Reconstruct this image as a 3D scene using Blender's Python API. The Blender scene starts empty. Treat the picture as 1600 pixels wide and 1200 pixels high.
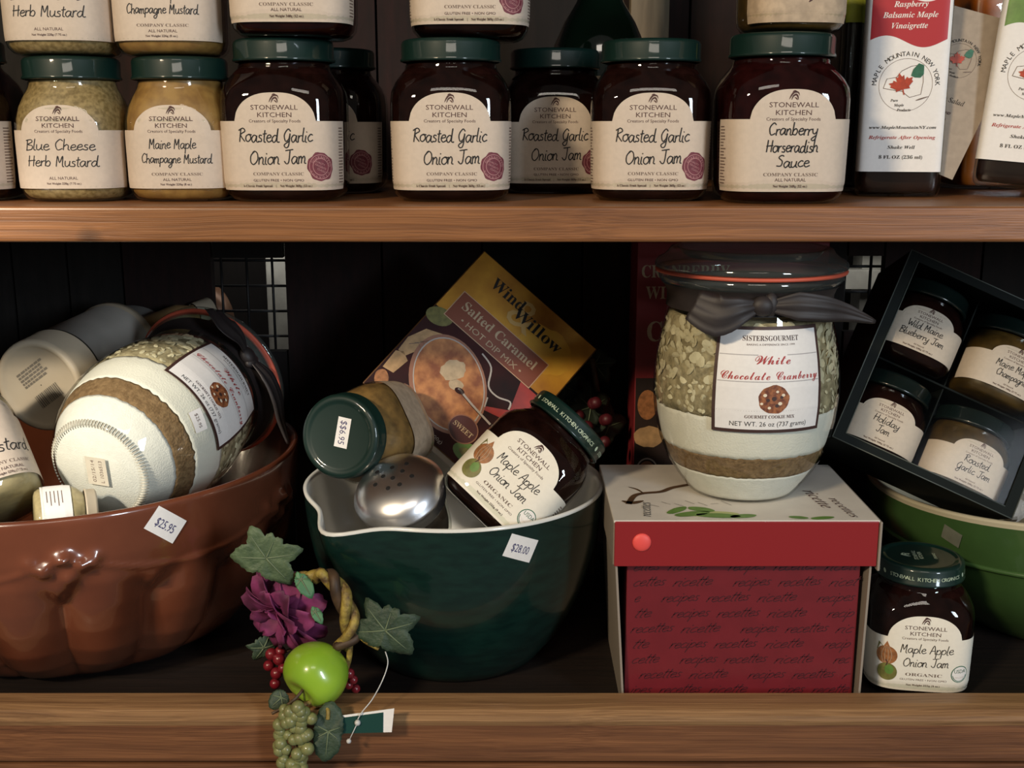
import bpy, bmesh, math, random
from mathutils import Vector, Matrix
from mathutils.geometry import tessellate_polygon

random.seed(11)
SC = bpy.context.scene
COL = SC.collection

# ------------------------------------------------------------------ camera
CAM_Y, CAM_Z, PITCH, FPX = -0.75, 0.426, math.radians(12.5), 1800.0
cam_data = bpy.data.cameras.new('camera')
cam_data.sensor_width = 36.0
cam_data.lens = 36.0 * FPX / 1600.0
cam_data.clip_start = 0.02
cam = bpy.data.objects.new('camera', cam_data)
cam.location = (0, CAM_Y, CAM_Z)
cam.rotation_euler = (math.radians(90) - PITCH, 0, 0)
COL.objects.link(cam)
SC.camera = cam

# ------------------------------------------------------------------ world, lamps, exposure
w = bpy.data.worlds.new('room_ambience')
SC.world = w
w.use_nodes = True
w.node_tree.nodes['Background'].inputs[0].default_value = (0.9, 0.86, 0.8, 1)
w.node_tree.nodes['Background'].inputs[1].default_value = 0.085


def area(name, loc, target, sx, sy, power, color):
    d = bpy.data.lights.new(name, 'AREA')
    d.shape = 'RECTANGLE'
    d.size, d.size_y = sx, sy
    d.energy = power
    d.color = color
    o = bpy.data.objects.new(name, d)
    o.location = loc
    o.rotation_euler = (Vector(target) - Vector(loc)).to_track_quat('-Z', 'Y').to_euler()
    COL.objects.link(o)
    return o


area('window_daylight', (1.75, -2.5, 0.98), (0, 0.05, 0.3), 0.42, 0.95, 36, (0.80, 0.90, 1.0))
area('warm_ceiling_lamp', (-1.25, -1.85, 1.40), (-0.05, 0.05, 0.3), 0.30, 0.14, 34, (1.0, 0.80, 0.55))
area('added_overhead_fill', (0.1, -2.2, 2.0), (0, 0.05, 0.3), 1.0, 0.4, 7, (1.0, 0.90, 0.78))  # soft fill lamp added overhead, no such source in view
spot = bpy.data.objects.new('track_spot', bpy.data.lights.new('track_spot', 'SPOT'))  # unseen spot added to brighten the jar lying in the terracotta bowl
spot.data.energy, spot.data.color = 42, (1.0, 0.95, 0.86)
spot.data.spot_size, spot.data.spot_blend, spot.data.shadow_soft_size = math.radians(19), 1.0, 0.03
spot.location = (-.78, -.78, .80)
spot.rotation_euler = (Vector((-.30, .12, .19)) - spot.location).to_track_quat('-Z', 'Y').to_euler()
COL.objects.link(spot)
area('added_light_behind_grid', (-0.25, 0.46, 0.34), (-0.25, 0.60, 0.25), 0.25, 0.08, 0.12, (1.0, 0.97, 0.9))  # lamp added behind the back planks to brighten the pale carton
area('added_light_behind_far_grid', (0.36, 0.46, 0.34), (0.36, 0.60, 0.25), 0.12, 0.08, 0.07, (1.0, 0.97, 0.9))  # second added lamp behind the planks, brightens the bracket

SC.view_settings.view_transform = 'Standard'
SC.view_settings.look = 'None'
SC.view_settings.exposure = 0.28
SC.view_settings.gamma = 1.0
SC.view_settings.use_curve_mapping = False

# ------------------------------------------------------------------ placing helpers
CP, SP = math.cos(PITCH), math.sin(PITCH)
C_R, C_U, C_B = Vector((1, 0, 0)), Vector((0, SP, CP)), Vector((0, -CP, SP))   # right, up, towards the viewer


def W(px, py, d):
    """world point seen at pixel (px, py), d metres of horizontal depth from the camera"""
    v = -C_B + C_R * ((px - 800) / FPX) + C_U * ((600 - py) / FPX)
    return Vector((0, CAM_Y, CAM_Z)) + v * (d / v.y)


def cv(a, b, c=0.0):
    return C_R * a + C_U * b + C_B * c


def frame(origin, up, front):
    """matrix: local z along up, local -y facing front"""
    z = up.normalized()
    y = -(front - z * front.dot(z)).normalized()
    x = y.cross(z)
    m = Matrix((x, y, z)).transposed().to_4x4()
    m.translation = origin
    return m


def TR(x, y, z, rz=0.0):
    return Matrix.Translation((x, y, z)) @ Matrix.Rotation(rz, 4, 'Z')


# ------------------------------------------------------------------ object helpers
def thing(name, label, cat, mat=None, group=None):
    o = bpy.data.objects.new(name, None)
    o.empty_display_size = 0.01
    COL.objects.link(o)
    if mat is not None:
        o.matrix_world = mat
    tag(o, label, cat, group)
    return o


def tag(o, label=None, cat=None, group=None, kind=None):
    if label: o['label'] = label
    if cat: o['category'] = cat
    if group: o['group'] = group
    if kind: o['kind'] = kind
    return o


def mesh_obj(name, verts, faces, mats, parent=None, midx=None, smooth=True, world=False):
    """one mesh object; verts are local to the parent's thing unless world=True"""
    me = bpy.data.meshes.new(name)
    if world and parent is not None:
        r = parent
        while r.parent is not None:
            r = r.parent
        inv = r.matrix_basis.inverted()
        verts = [inv @ Vector(v) for v in verts]
    me.from_pydata([tuple(v) for v in verts], [], faces)
    if not isinstance(mats, (list, tuple)):
        mats = [mats]
    for m in mats:
        me.materials.append(m)
    if midx is not None:
        me.polygons.foreach_set('material_index', midx)
    if smooth:
        me.polygons.foreach_set('use_smooth', [True] * len(me.polygons))
    me.update()
    o = bpy.data.objects.new(name, me)
    COL.objects.link(o)
    if parent is not None:
        o.parent = parent
    return o


def kids(o):
    return [c for c in bpy.data.objects if c.parent is o]


def copy_tree(o, parent=None):
    c = o.copy()
    COL.objects.link(c)
    c.parent = parent
    for ch in kids(o):
        copy_tree(ch, c)
    return c


def dup(root, mat, label, group=None):
    c = copy_tree(root)
    c.matrix_world = mat
    c['label'] = label
    if group: c['group'] = group
    return c


class MB:
    """collects shapes into one mesh"""
    def __init__(self):
        self.v, self.f, self.m = [], [], []

    def add(self, vs, fs, mi=0):
        b = len(self.v)
        self.v += [Vector(v) for v in vs]
        self.f += [tuple(b + i for i in f) for f in fs]
        self.m += [mi] * len(fs)

    def box(self, x0, x1, y0, y1, z0, z1, mi=0, mat=None):
        vs = [(x0, y0, z0), (x1, y0, z0), (x1, y1, z0), (x0, y1, z0), (x0, y0, z1), (x1, y0, z1), (x1, y1, z1), (x0, y1, z1)]
        if mat is not None: vs = [mat @ Vector(v) for v in vs]
        self.add(vs, [(0, 3, 2, 1), (4, 5, 6, 7), (0, 1, 5, 4), (1, 2, 6, 5), (2, 3, 7, 6), (3, 0, 4, 7)], mi)

    def tube(self, pts, rad, n=8, mi=0, cap=True):
        pts = [Vector(p) for p in pts]
        rads = rad if isinstance(rad, (list, tuple)) else [rad] * len(pts)
        b = len(self.v)
        prev = None
        for i, p in enumerate(pts):
            t = (pts[min(i + 1, len(pts) - 1)] - pts[max(i - 1, 0)]).normalized()
            if prev is None:
                prev = t.orthogonal().normalized()
            a = (prev - t * prev.dot(t)).normalized()
            prev = a
            c = t.cross(a)
            for k in range(n):
                th = 2 * math.pi * k / n
                self.v.append(p + (a * math.cos(th) + c * math.sin(th)) * rads[i])
        for i in range(len(pts) - 1):
            for k in range(n):
                k2 = (k + 1) % n
                self.f.append((b + i * n + k, b + i * n + k2, b + (i + 1) * n + k2, b + (i + 1) * n + k))
                self.m.append(mi)
        if cap:
            self.f.append(tuple(b + k for k in reversed(range(n)))); self.m.append(mi)
            e = b + (len(pts) - 1) * n
            self.f.append(tuple(e + k for k in range(n))); self.m.append(mi)

    def ball(self, c, rx, ry=None, rz=None, nu=14, nv=9, mi=0, mat=None):
        ry = rx if ry is None else ry
        rz = rx if rz is None else rz
        vs, fs = [], []
        for j in range(1, nv):
            ph = math.pi * j / nv
            for i in range(nu):
                th = 2 * math.pi * i / nu
                vs.append(Vector((rx * math.sin(ph) * math.cos(th), ry * math.sin(ph) * math.sin(th), rz * math.cos(ph))))
        vs += [Vector((0, 0, rz)), Vector((0, 0, -rz))]
        top, bot = len(vs) - 2, len(vs) - 1
        for j in range(nv - 2):
            for i in range(nu):
                i2 = (i + 1) % nu
                fs.append((j * nu + i, (j + 1) * nu + i, (j + 1) * nu + i2, j * nu + i2))
        for i in range(nu):
            i2 = (i + 1) % nu
            fs.append((top, i, i2))
            fs.append((bot, (nv - 2) * nu + i2, (nv - 2) * nu + i))
        if mat is not None: vs = [mat @ v for v in vs]
        self.add([v + Vector(c) for v in vs], fs, mi)

    def build(self, name, mats, parent=None, smooth=True, world=False):
        return mesh_obj(name, self.v, self.f, mats, parent, self.m, smooth, world)


def catmull(pts, n=6):
    pts = [Vector(p) for p in pts]
    out = []
    for i in range(len(pts) - 1):
        p0, p1, p2, p3 = pts[max(i - 1, 0)], pts[i], pts[i + 1], pts[min(i + 2, len(pts) - 1)]
        for k in range(n):
            t = k / n
            out.append(0.5 * ((2 * p1) + (p2 - p0) * t + (2 * p0 - 5 * p1 + 4 * p2 - p3) * t * t + (3 * p1 - p0 - 3 * p2 + p3) * t ** 3))
    out.append(pts[-1])
    return out


def bevel(o, width, seg=2):
    m = o.modifiers.new('bevel', 'BEVEL')
    m.width = width
    m.segments = seg
    m.limit_method = 'ANGLE'
    m.angle_limit = math.radians(40)
    m.harden_normals = False
    return o


# ------------------------------------------------------------------ materials
MATS = {}


def srgb(r, g, b):
    f = lambda c: c / 12.92 if c <= 0.04045 else ((c + 0.055) / 1.055) ** 2.4
    return (f(r / 255), f(g / 255), f(b / 255), 1)


def mat(name, col, rough=0.5, metal=0.0, coat=0.0, var=0.0, scale=40.0, bump=0.0, bscale=200.0, spec=0.5, col2=None, stretch=None, sss=0.0):
    if name in MATS:
        return MATS[name]
    m = bpy.data.materials.new(name)
    m.use_nodes = True
    nt = m.node_tree
    p = nt.nodes['Principled BSDF']
    p.inputs['Base Color'].default_value = col
    p.inputs['Roughness'].default_value = rough
    p.inputs['Metallic'].default_value = metal
    p.inputs['Coat Weight'].default_value = coat
    p.inputs['Coat Roughness'].default_value = 0.06
    p.inputs['Specular IOR Level'].default_value = spec
    if sss:
        p.inputs['Subsurface Weight'].default_value = sss
        p.inputs['Subsurface Scale'].default_value = 0.004
    tc = None
    if var or col2 or bump:
        tc = nt.nodes.new('ShaderNodeTexCoord')
        mp = nt.nodes.new('ShaderNodeMapping')
        nt.links.new(tc.outputs['Object'], mp.inputs[0])
        if stretch: mp.inputs['Scale'].default_value = stretch
    if var or col2:
        n = nt.nodes.new('ShaderNodeTexNoise')
        n.inputs['Scale'].default_value = scale
        n.inputs['Detail'].default_value = 5
        nt.links.new(mp.outputs[0], n.inputs['Vector'])
        r = nt.nodes.new('ShaderNodeValToRGB')
        c2 = col2 or tuple(c * (1 - var) for c in col[:3]) + (1,)
        r.color_ramp.elements[0].position = 0.35
        r.color_ramp.elements[1].position = 0.65
        r.color_ramp.elements[0].color = c2
        r.color_ramp.elements[1].color = col
        nt.links.new(n.outputs[0], r.inputs[0])
        nt.links.new(r.outputs[0], p.inputs['Base Color'])
    if bump:
        n2 = nt.nodes.new('ShaderNodeTexNoise')
        n2.inputs['Scale'].default_value = bscale
        n2.inputs['Detail'].default_value = 3
        nt.links.new(mp.outputs[0], n2.inputs['Vector'])
        b = nt.nodes.new('ShaderNodeBump')
        b.inputs['Strength'].default_value = bump
        b.inputs['Distance'].default_value = 0.002
        nt.links.new(n2.outputs[0], b.inputs['Height'])
        nt.links.new(b.outputs[0], p.inputs['Normal'])
    MATS[name] = m
    return m


def thin_glass(name, tint=(0.93, 0.95, 0.92, 1), gloss=0.045, rough=0.02, painted_sheen=0.0):
    """glass wall seen through: clear, with a mirror film that grows at grazing angles"""
    if name in MATS:
        return MATS[name]
    m = bpy.data.materials.new(name)
    m.use_nodes = True
    nt = m.node_tree
    nt.nodes.remove(nt.nodes['Principled BSDF'])
    out = nt.nodes['Material Output']
    t = nt.nodes.new('ShaderNodeBsdfTransparent')
    t.inputs[0].default_value = tint
    g = nt.nodes.new('ShaderNodeBsdfGlossy')
    g.inputs['Roughness'].default_value = rough
    lw = nt.nodes.new('ShaderNodeLayerWeight')
    lw.inputs['Blend'].default_value = 0.5
    pw = nt.nodes.new('ShaderNodeMath'); pw.operation = 'POWER'; pw.inputs[1].default_value = 5.0
    ma = nt.nodes.new('ShaderNodeMath'); ma.operation = 'MULTIPLY_ADD'; ma.inputs[1].default_value = 0.9; ma.inputs[2].default_value = gloss
    nt.links.new(lw.outputs['Facing'], pw.inputs[0]); nt.links.new(pw.outputs[0], ma.inputs[0])
    mx = nt.nodes.new('ShaderNodeMixShader')
    nt.links.new(ma.outputs[0], mx.inputs[0])
    nt.links.new(t.outputs[0], mx.inputs[1])
    nt.links.new(g.outputs[0], mx.inputs[2])
    last = mx
    if painted_sheen:
        df = nt.nodes.new('ShaderNodeBsdfDiffuse')
        df.inputs[0].default_value = (0.62, 0.68, 0.64, 1)
        last = nt.nodes.new('ShaderNodeMixShader')
        last.inputs[0].default_value = painted_sheen
        nt.links.new(mx.outputs[0], last.inputs[1]); nt.links.new(df.outputs[0], last.inputs[2])
    nt.links.new(last.outputs[0], out.inputs[0])
    MATS[name] = m
    return m


def wood(name, light, dark, rough=0.45, sx=1.2, sy=42, sz=42, knots=(), coat=0.0):
    """straight-grained wood along x with dark knots at given object-space points (x, y, z, radius)"""
    m = bpy.data.materials.new(name)
    m.use_nodes = True
    nt = m.node_tree
    N, L = nt.nodes.new, nt.links.new
    p = nt.nodes['Principled BSDF']
    p.inputs['Roughness'].default_value = rough
    p.inputs['Coat Weight'].default_value = coat
    p.inputs['Coat Roughness'].default_value = 0.25
    tc = N('ShaderNodeTexCoord')
    warp = N('ShaderNodeTexNoise'); warp.inputs['Scale'].default_value = 5; warp.inputs['Detail'].default_value = 2
    L(tc.outputs['Object'], warp.inputs['Vector'])
    sc = N('ShaderNodeVectorMath'); sc.operation = 'SCALE'; sc.inputs['Scale'].default_value = 0.012
    L(warp.outputs['Color'], sc.inputs[0])
    ad = N('ShaderNodeVectorMath'); ad.operation = 'ADD'
    L(tc.outputs['Object'], ad.inputs[0]); L(sc.outputs[0], ad.inputs[1])
    mp = N('ShaderNodeMapping'); mp.inputs['Scale'].default_value = (sx, sy, sz)
    L(ad.outputs[0], mp.inputs[0])
    n1 = N('ShaderNodeTexNoise'); n1.inputs['Scale'].default_value = 4; n1.inputs['Detail'].default_value = 8; n1.inputs['Roughness'].default_value = 0.65
    L(mp.outputs[0], n1.inputs['Vector'])
    ramp = N('ShaderNodeValToRGB')
    e = ramp.color_ramp.elements
    e[0].position, e[0].color = 0.3, dark
    e[1].position, e[1].color = 0.68, light
    L(n1.outputs[0], ramp.inputs[0])
    col = ramp.outputs[0]
    mp2 = N('ShaderNodeMapping'); mp2.inputs['Scale'].default_value = (sx * 0.6, sy * 5, sz * 5)
    L(ad.outputs[0], mp2.inputs[0])
    n2 = N('ShaderNodeTexNoise'); n2.inputs['Scale'].default_value = 6; n2.inputs['Detail'].default_value = 3
    L(mp2.outputs[0], n2.inputs['Vector'])
    mx = N('ShaderNodeMixRGB'); mx.blend_type = 'MULTIPLY'; mx.inputs[0].default_value = 0.55
    r2 = N('ShaderNodeValToRGB'); r2.color_ramp.elements[0].position = 0.36; r2.color_ramp.elements[0].color = (0.45, 0.4, 0.36, 1); r2.color_ramp.elements[1].position = 0.6
    L(n2.outputs[0], r2.inputs[0]); L(col, mx.inputs[1]); L(r2.outputs[0], mx.inputs[2])
    col = mx.outputs[0]
    for (kx, ky, kz, kr) in knots:
        d = N('ShaderNodeVectorMath'); d.operation = 'DISTANCE'; d.inputs[1].default_value = (kx, ky, kz)
        L(ad.outputs[0], d.inputs[0])
        mr = N('ShaderNodeMapRange'); mr.inputs['From Min'].default_value = kr * 0.5; mr.inputs['From Max'].default_value = kr * 1.5
        mr.inputs['To Min'].default_value = 1; mr.inputs['To Max'].default_value = 0
        L(d.outputs['Value'], mr.inputs['Value'])
        k = N('ShaderNodeMixRGB'); k.inputs[2].default_value = tuple(c * 0.25 for c in dark[:3]) + (1,)
        L(mr.outputs[0], k.inputs[0]); L(col, k.inputs[1])
        col = k.outputs[0]
    L(col, p.inputs['Base Color'])
    b = N('ShaderNodeBump'); b.inputs['Strength'].default_value = 0.25; b.inputs['Distance'].default_value = 0.001
    L(n2.outputs[0], b.inputs['Height']); L(b.outputs[0], p.inputs['Normal'])
    MATS[name] = m
    return m


INK = mat('brown_ink', (0.070, 0.026, 0.022, 1), 0.7)
BLACK = mat('black_pen_ink', (0.008, 0.007, 0.007, 1), 0.7)
GREYINK = mat('grey_brown_ink', (0.16, 0.11, 0.085, 1), 0.7)
PAPER = mat('cream_label_paper', (0.60, 0.50, 0.405, 1), 0.6, var=0.06, scale=300)
IVORY = mat('ivory_label_paper', (0.82, 0.77, 0.66, 1), 0.55, var=0.04, scale=300)
WPAPER = mat('white_paper', (0.82, 0.80, 0.78, 1), 0.55, var=0.04, scale=300)
TANPAPER = mat('tan_paper', (0.50, 0.38, 0.26, 1), 0.7, var=0.25, scale=160)
SEAL = mat('wine_red_seal', (0.17, 0.028, 0.045, 1), 0.6, var=0.25, scale=500)
SEALTXT = mat('pale_pink_ink', (0.45, 0.22, 0.22, 1), 0.6)
LIDG = mat('dark_green_lid_enamel', (0.0025, 0.018, 0.014, 1), 0.5, coat=0.7, spec=0.3)
LIDTXT = mat('pale_green_lid_print', (0.50, 0.60, 0.44, 1), 0.5)
JAM = mat('dark_jam', (0.015, 0.005, 0.004, 1), 0.6, var=0.6, scale=90, spec=0.0)
CRANB = mat('dark_cranberry_sauce', (0.022, 0.004, 0.004, 1), 0.6, var=0.6, scale=90, spec=0.0)
MUST1 = mat('speckled_mustard', (0.38, 0.27, 0.12, 1), 0.5, col2=(0.19, 0.125, 0.045, 1), scale=330)
MUST2 = mat('amber_mustard', (0.36, 0.20, 0.055, 1), 0.5, col2=(0.24, 0.12, 0.032, 1), scale=120)
MUST3 = mat('dark_amber_jelly', (0.10, 0.055, 0.012, 1), 0.4, var=0.5, scale=100)
GLASS = thin_glass('clear_jar_glass')
BOTGLASS = thin_glass('bottle_glass', (0.85, 0.88, 0.84, 1))
RED = mat('print_red', (0.42, 0.022, 0.03, 1), 0.5)
WHITEINK = mat('white_print', (0.82, 0.78, 0.74, 1), 0.55)
MAPLERED = mat('maple_leaf_red', (0.50, 0.055, 0.02, 1), 0.55, var=0.35, scale=260)
DGREEN = mat('print_dark_green', (0.03, 0.15, 0.085, 1), 0.55, var=0.3, scale=300)
LIMEG = mat('print_leaf_green', (0.13, 0.26, 0.05, 1), 0.5, var=0.25, scale=150)
REDTXT = mat('print_red_text', (0.40, 0.03, 0.03, 1), 0.6)
BLUEINK = mat('violet_price_ink', (0.05, 0.045, 0.14, 1), 0.6)
OLIVE = mat('print_olive', (0.20, 0.19, 0.05, 1), 0.5, var=0.4, scale=200)
ONION = mat('print_onion_brown', (0.42, 0.17, 0.06, 1), 0.5, var=0.45, scale=250)

# ------------------------------------------------------------------ flat printed sheets
FONT_CACHE = {}
MAPS = {'serif': (0x1D400, 0x1D41A, 0x1D7CE), 'serifi': (0x1D434, 0x1D44E, None), 'bserifi': (0x1D468, 0x1D482, None), 'script': (0x1D4D0, 0x1D4EA, None)}


def style(s, font):
    if font == 'sans': return s
    U, Lo, D = MAPS[font]
    out = ''
    for ch in s:
        if 'A' <= ch <= 'Z': out += chr(U + ord(ch) - 65)
        elif 'a' <= ch <= 'z': out += 'ℎ' if (font == 'serifi' and ch == 'h') else chr(Lo + ord(ch) - 97)
        elif '0' <= ch <= '9': out += chr((D or 0x1D7CE) + ord(ch) - 48)
        else: out += ch
    return out


def text_mesh(s, font, res=2):
    key = (s, font, res)
    if key not in FONT_CACHE:
        c = bpy.data.curves.new('lettering', 'FONT')
        c.body = style(s, font)
        c.resolution_u = res
        o = bpy.data.objects.new('lettering', c)
        me = bpy.data.meshes.new_from_object(o)
        vs = [(v.co.x, v.co.y) for v in me.vertices]
        fs = [tuple(p.vertices) for p in me.polygons]
        bpy.data.objects.remove(o)
        bpy.data.curves.remove(c)
        bpy.data.meshes.remove(me)
        FONT_CACHE[key] = (vs, fs)
    return FONT_CACHE[key]


HAND = {
 'a': (1.0, [[(.75,.9),(.35,1),(.05,.5),(.3,0),(.65,.35),(.8,.95),(.78,.25),(1.0,0),(1.15,.15)]]),
 'b': (.95, [[(.12,2),(.1,.05),(.15,.6),(.5,1),(.8,.6),(.6,.05),(.2,.1)]]),
 'c': (.82, [[(.75,.85),(.45,1),(.08,.5),(.35,0),(.85,.2)]]),
 'd': (1.08, [[(.75,.85),(.4,1),(.05,.5),(.3,0),(.7,.4),(.85,2),(.8,.3),(1.05,0),(1.2,.12)]]),
 'e': (.85, [[(.08,.5),(.7,.65),(.6,1),(.25,.9),(.1,.4),(.4,0),(.92,.25)]]),
 'g': (1.0, [[(.75,.9),(.35,1),(.05,.5),(.3,.05),(.7,.4),(.8,.95),(.75,-.5),(.4,-.95),(.1,-.6),(.6,-.1),(1.1,.2)]]),
 'h': (.92, [[(.1,2),(.08,0)],[(.1,.6),(.45,1),(.7,.7),(.7,.1),(.95,0)]]),
 'i': (.42, [[(.15,1),(.12,.15),(.38,0)],[(.18,1.4),(.26,1.52)]]),
 'l': (.42, [[(.2,2),(.12,.2),(.42,0)]]),
 'm': (1.18, [[(.05,1),(.05,0)],[(.05,.6),(.3,1),(.45,.7),(.45,0)],[(.45,.6),(.75,1),(.9,.7),(.9,.1),(1.15,0)]]),
 'n': (.86, [[(.08,1),(.06,0)],[(.07,.6),(.4,1),(.62,.7),(.62,.1),(.88,0)]]),
 'o': (.9, [[(.45,1),(.1,.75),(.1,.2),(.45,0),(.8,.35),(.75,.8),(.45,1),(.95,.9)]]),
 'p': (.9, [[(.1,1),(.06,-.9)],[(.1,.6),(.45,1),(.8,.65),(.6,.1),(.12,.1)]]),
 'r': (.62, [[(.1,1),(.1,0)],[(.1,.5),(.3,.9),(.62,.95)]]),
 's': (.7, [[(.6,.9),(.25,.95),(.2,.65),(.55,.4),(.5,.05),(.05,.08)]]),
 't': (.55, [[(.3,1.7),(.25,.15),(.52,0)],[(0,1.1),(.6,1.2)]]),
 'u': (.95, [[(.08,1),(.1,.2),(.4,0),(.7,.4),(.75,1),(.75,.15),(1,0)]]),
 'y': (.9, [[(.08,1),(.15,.4),(.45,.2),(.75,.5)],[(.8,1),(.7,-.5),(.35,-.9),(.1,-.6),(.8,0)]]),
 'A': (1.05, [[(0,0),(.55,1.9),(.95,0)],[(.15,.7),(.9,.75)]]),
 'B': (1.0, [[(.15,1.9),(.1,0)],[(-.1,1.75),(.6,1.9),(.8,1.5),(.2,1.05),(.85,.8),(.8,.2),(0,0)]]),
 'C': (1.1, [[(1,1.6),(.6,1.9),(.1,1.1),(.4,.05),(1.05,.3)]]),
 'G': (1.15, [[(1,1.5),(.6,1.85),(.1,1),(.35,.1),(.8,.4),(.95,1.2)],[(.95,1.2),(.85,-.5),(.45,-.8),(.2,-.4),(1,.2)]]),
 'H': (1.1, [[(.15,1.9),(.1,0)],[(.9,1.9),(.85,0)],[(-.05,.95),(1.1,1.05)]]),
 'J': (.95, [[(0,1.8),(1.1,1.95)],[(.65,1.9),(.6,.3),(.3,0),(-.05,.35)]]),
 'M': (1.25, [[(.05,0),(.15,1.9),(.5,.7),(.9,1.9),(.95,.2),(1.2,0)]]),
 'O': (1.25, [[(.6,1.8),(.1,1.2),(.15,.3),(.6,0),(1.1,.6),(1,1.5),(.6,1.8),(.3,1.6)]]),
 'R': (1.0, [[(.2,1.9),(.1,0)],[(-.15,1.6),(.5,1.95),(.85,1.5),(.2,1),(.95,0)]]),
 'S': (.95, [[(.85,1.7),(.5,1.9),(.15,1.5),(.7,.9),(.6,.15),(0,.15)]]),
 'W': (1.3, [[(0,1.9),(.3,0),(.6,1.2),(.9,0),(1.25,1.9)]]),
 ' ': (.7, []),
}


class Sheet:
    """printed matter laid out in millimetres, later wrapped on a surface"""
    def __init__(self):
        self.p = []

    def add(self, vs, fs, m, layer):
        self.p.append((vs, fs, m, layer))

    def rect(self, x0, y0, x1, y1, m, layer, nx=1, ny=1):
        vs = [(x0 + (x1 - x0) * i / nx, y0 + (y1 - y0) * j / ny) for j in range(ny + 1) for i in range(nx + 1)]
        fs = [(j * (nx + 1) + i, j * (nx + 1) + i + 1, (j + 1) * (nx + 1) + i + 1, (j + 1) * (nx + 1) + i) for j in range(ny) for i in range(nx)]
        self.add(vs, fs, m, layer)

    def columns(self, xs, lo, hi, m, layer, ny=6):
        """area between the curves lo(x) and hi(x)"""
        n = len(xs)
        vs = [(x, lo(x) + (hi(x) - lo(x)) * j / ny) for j in range(ny + 1) for x in xs]
        fs = [(j * n + i, j * n + i + 1, (j + 1) * n + i + 1, (j + 1) * n + i) for j in range(ny) for i in range(n - 1)]
        self.add(vs, fs, m, layer)

    def poly(self, pts, m, layer):
        tri = tessellate_polygon([[Vector((x, y, 0)) for x, y in pts]])
        fs = []
        for a, b, c in tri:
            A, B, C_ = pts[a], pts[b], pts[c]
            s = (B[0] - A[0]) * (C_[1] - A[1]) - (B[1] - A[1]) * (C_[0] - A[0])
            fs.append((a, b, c) if s > 0 else (a, c, b))
        self.add(list(pts), fs, m, layer)

    def disc(self, cx, cy, rx, ry, m, layer, rot=0.0, n=28, rings=3, inner=0.0, wob=0.0, rnd=None):
        vs, fs = [], []
        ca, sa = math.cos(rot), math.sin(rot)
        for j in range(rings + 1):
            t = inner + (1 - inner) * j / rings
            for i in range(n):
                th = 2 * math.pi * i / n
                k = t * (1 + wob * (math.sin(5 * th + 1) * .5 + math.sin(9 * th) * .5))
                x, y = rx * k * math.cos(th), ry * k * math.sin(th)
                vs.append((cx + x * ca - y * sa, cy + x * sa + y * ca))
        for j in range(rings):
            for i in range(n):
                i2 = (i + 1) % n
                if j == 0 and inner == 0:
                    fs.append((0, n + i, n + i2))
                else:
                    fs.append((j * n + i, (j + 1) * n + i, (j + 1) * n + i2, j * n + i2))
        self.add(vs, fs, m, layer)

    def line(self, pts, wd, m, layer, smooth=0, taper=False):
        P = [Vector((x, y, 0)) for x, y in pts]
        if smooth: P = catmull(P, smooth)
        vs, fs = [], []
        for i, p in enumerate(P):
            t = P[min(i + 1, len(P) - 1)] - P[max(i - 1, 0)]
            if t.length < 1e-9: t = Vector((1, 0, 0))
            t.normalize()
            k = wd / 2 * (1 if not taper else max(0.12, math.sin(math.pi * (i + .5) / len(P))))
            vs += [(p.x + t.y * k, p.y - t.x * k), (p.x - t.y * k, p.y + t.x * k)]
        fs = [(2 * i, 2 * i + 2, 2 * i + 3, 2 * i + 1) for i in range(len(P) - 1)]
        self.add(vs, fs, m, layer)

    def text(self, s, cx, cy, h, m, layer, font='sans', width=None, rot=0.0, shear=0.0, align='c', spacing=1.0):
        """h = cap height in mm; width squeezes or stretches to an exact width"""
        vs, fs = text_mesh(s, font)
        if not vs: return
        k = h / 0.69
        x0, x1 = min(v[0] for v in vs), max(v[0] for v in vs)
        kx = k if width is None else width / (x1 - x0)
        mid = (x0 + x1) / 2 if align == 'c' else (x0 if align == 'l' else x1)
        ca, sa = math.cos(rot), math.sin(rot)
        out = []
        for x, y in vs:
            X, Y = (x - mid) * kx + shear * y * k, y * k - h / 2
            out.append((cx + X * ca - Y * sa, cy + X * sa + Y * ca))
        self.add(out, fs, m, layer)

    def arc_text(self, s, cx, cy, r, h, a0, a1, m, layer, font='sans'):
        n = len(s)
        for i, ch in enumerate(s):
            if ch == ' ': continue
            a = a0 + (a1 - a0) * i / (n - 1)
            self.text(ch, cx + r * math.cos(a), cy + r * math.sin(a), h, m, layer, font, rot=a - math.pi / 2)

    def hand(self, s, cx, cy, xh, m, layer, wd=0.5, slant=0.12, rot=0.0, width=None, align='c', jit=0.04, sm=4):
        rng = random.Random(s)
        x = 0
        strokes = []
        for ch in s:
            adv, st = HAND[ch]
            dy = rng.uniform(-jit, jit) * 2
            for pts in st:
                strokes.append([(x + a + b * slant, b + dy + rng.uniform(-jit, jit) * .6) for a, b in pts])
            x += adv
        k = xh if width is None else width / x
        off = {'c': x * k / 2, 'l': 0, 'r': x * k}[align]
        ca, sa = math.cos(rot), math.sin(rot)
        for st in strokes:
            P = []
            for a, b in st:
                X, Y = a * k - off, b * xh
                P.append((cx + X * ca - Y * sa, cy + X * sa + Y * ca))
            self.line(P, wd, m, layer, smooth=sm)

    def build(self, name, fn, parent, base=0.0002, step=0.00012, thick=True, world=False):
        V, F, MI, ms = [], [], [], []
        for vs, fs, m, layer in self.p:
            if m not in ms: ms.append(m)
            b = len(V)
            h = base + layer * step
            V += [fn(x * .001, y * .001, h) for x, y in vs]
            F += [tuple(b + i for i in f) for f in fs]
            MI += [ms.index(m)] * len(fs)
        return mesh_obj(name, V, F, ms, parent, MI, False, world)


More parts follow.
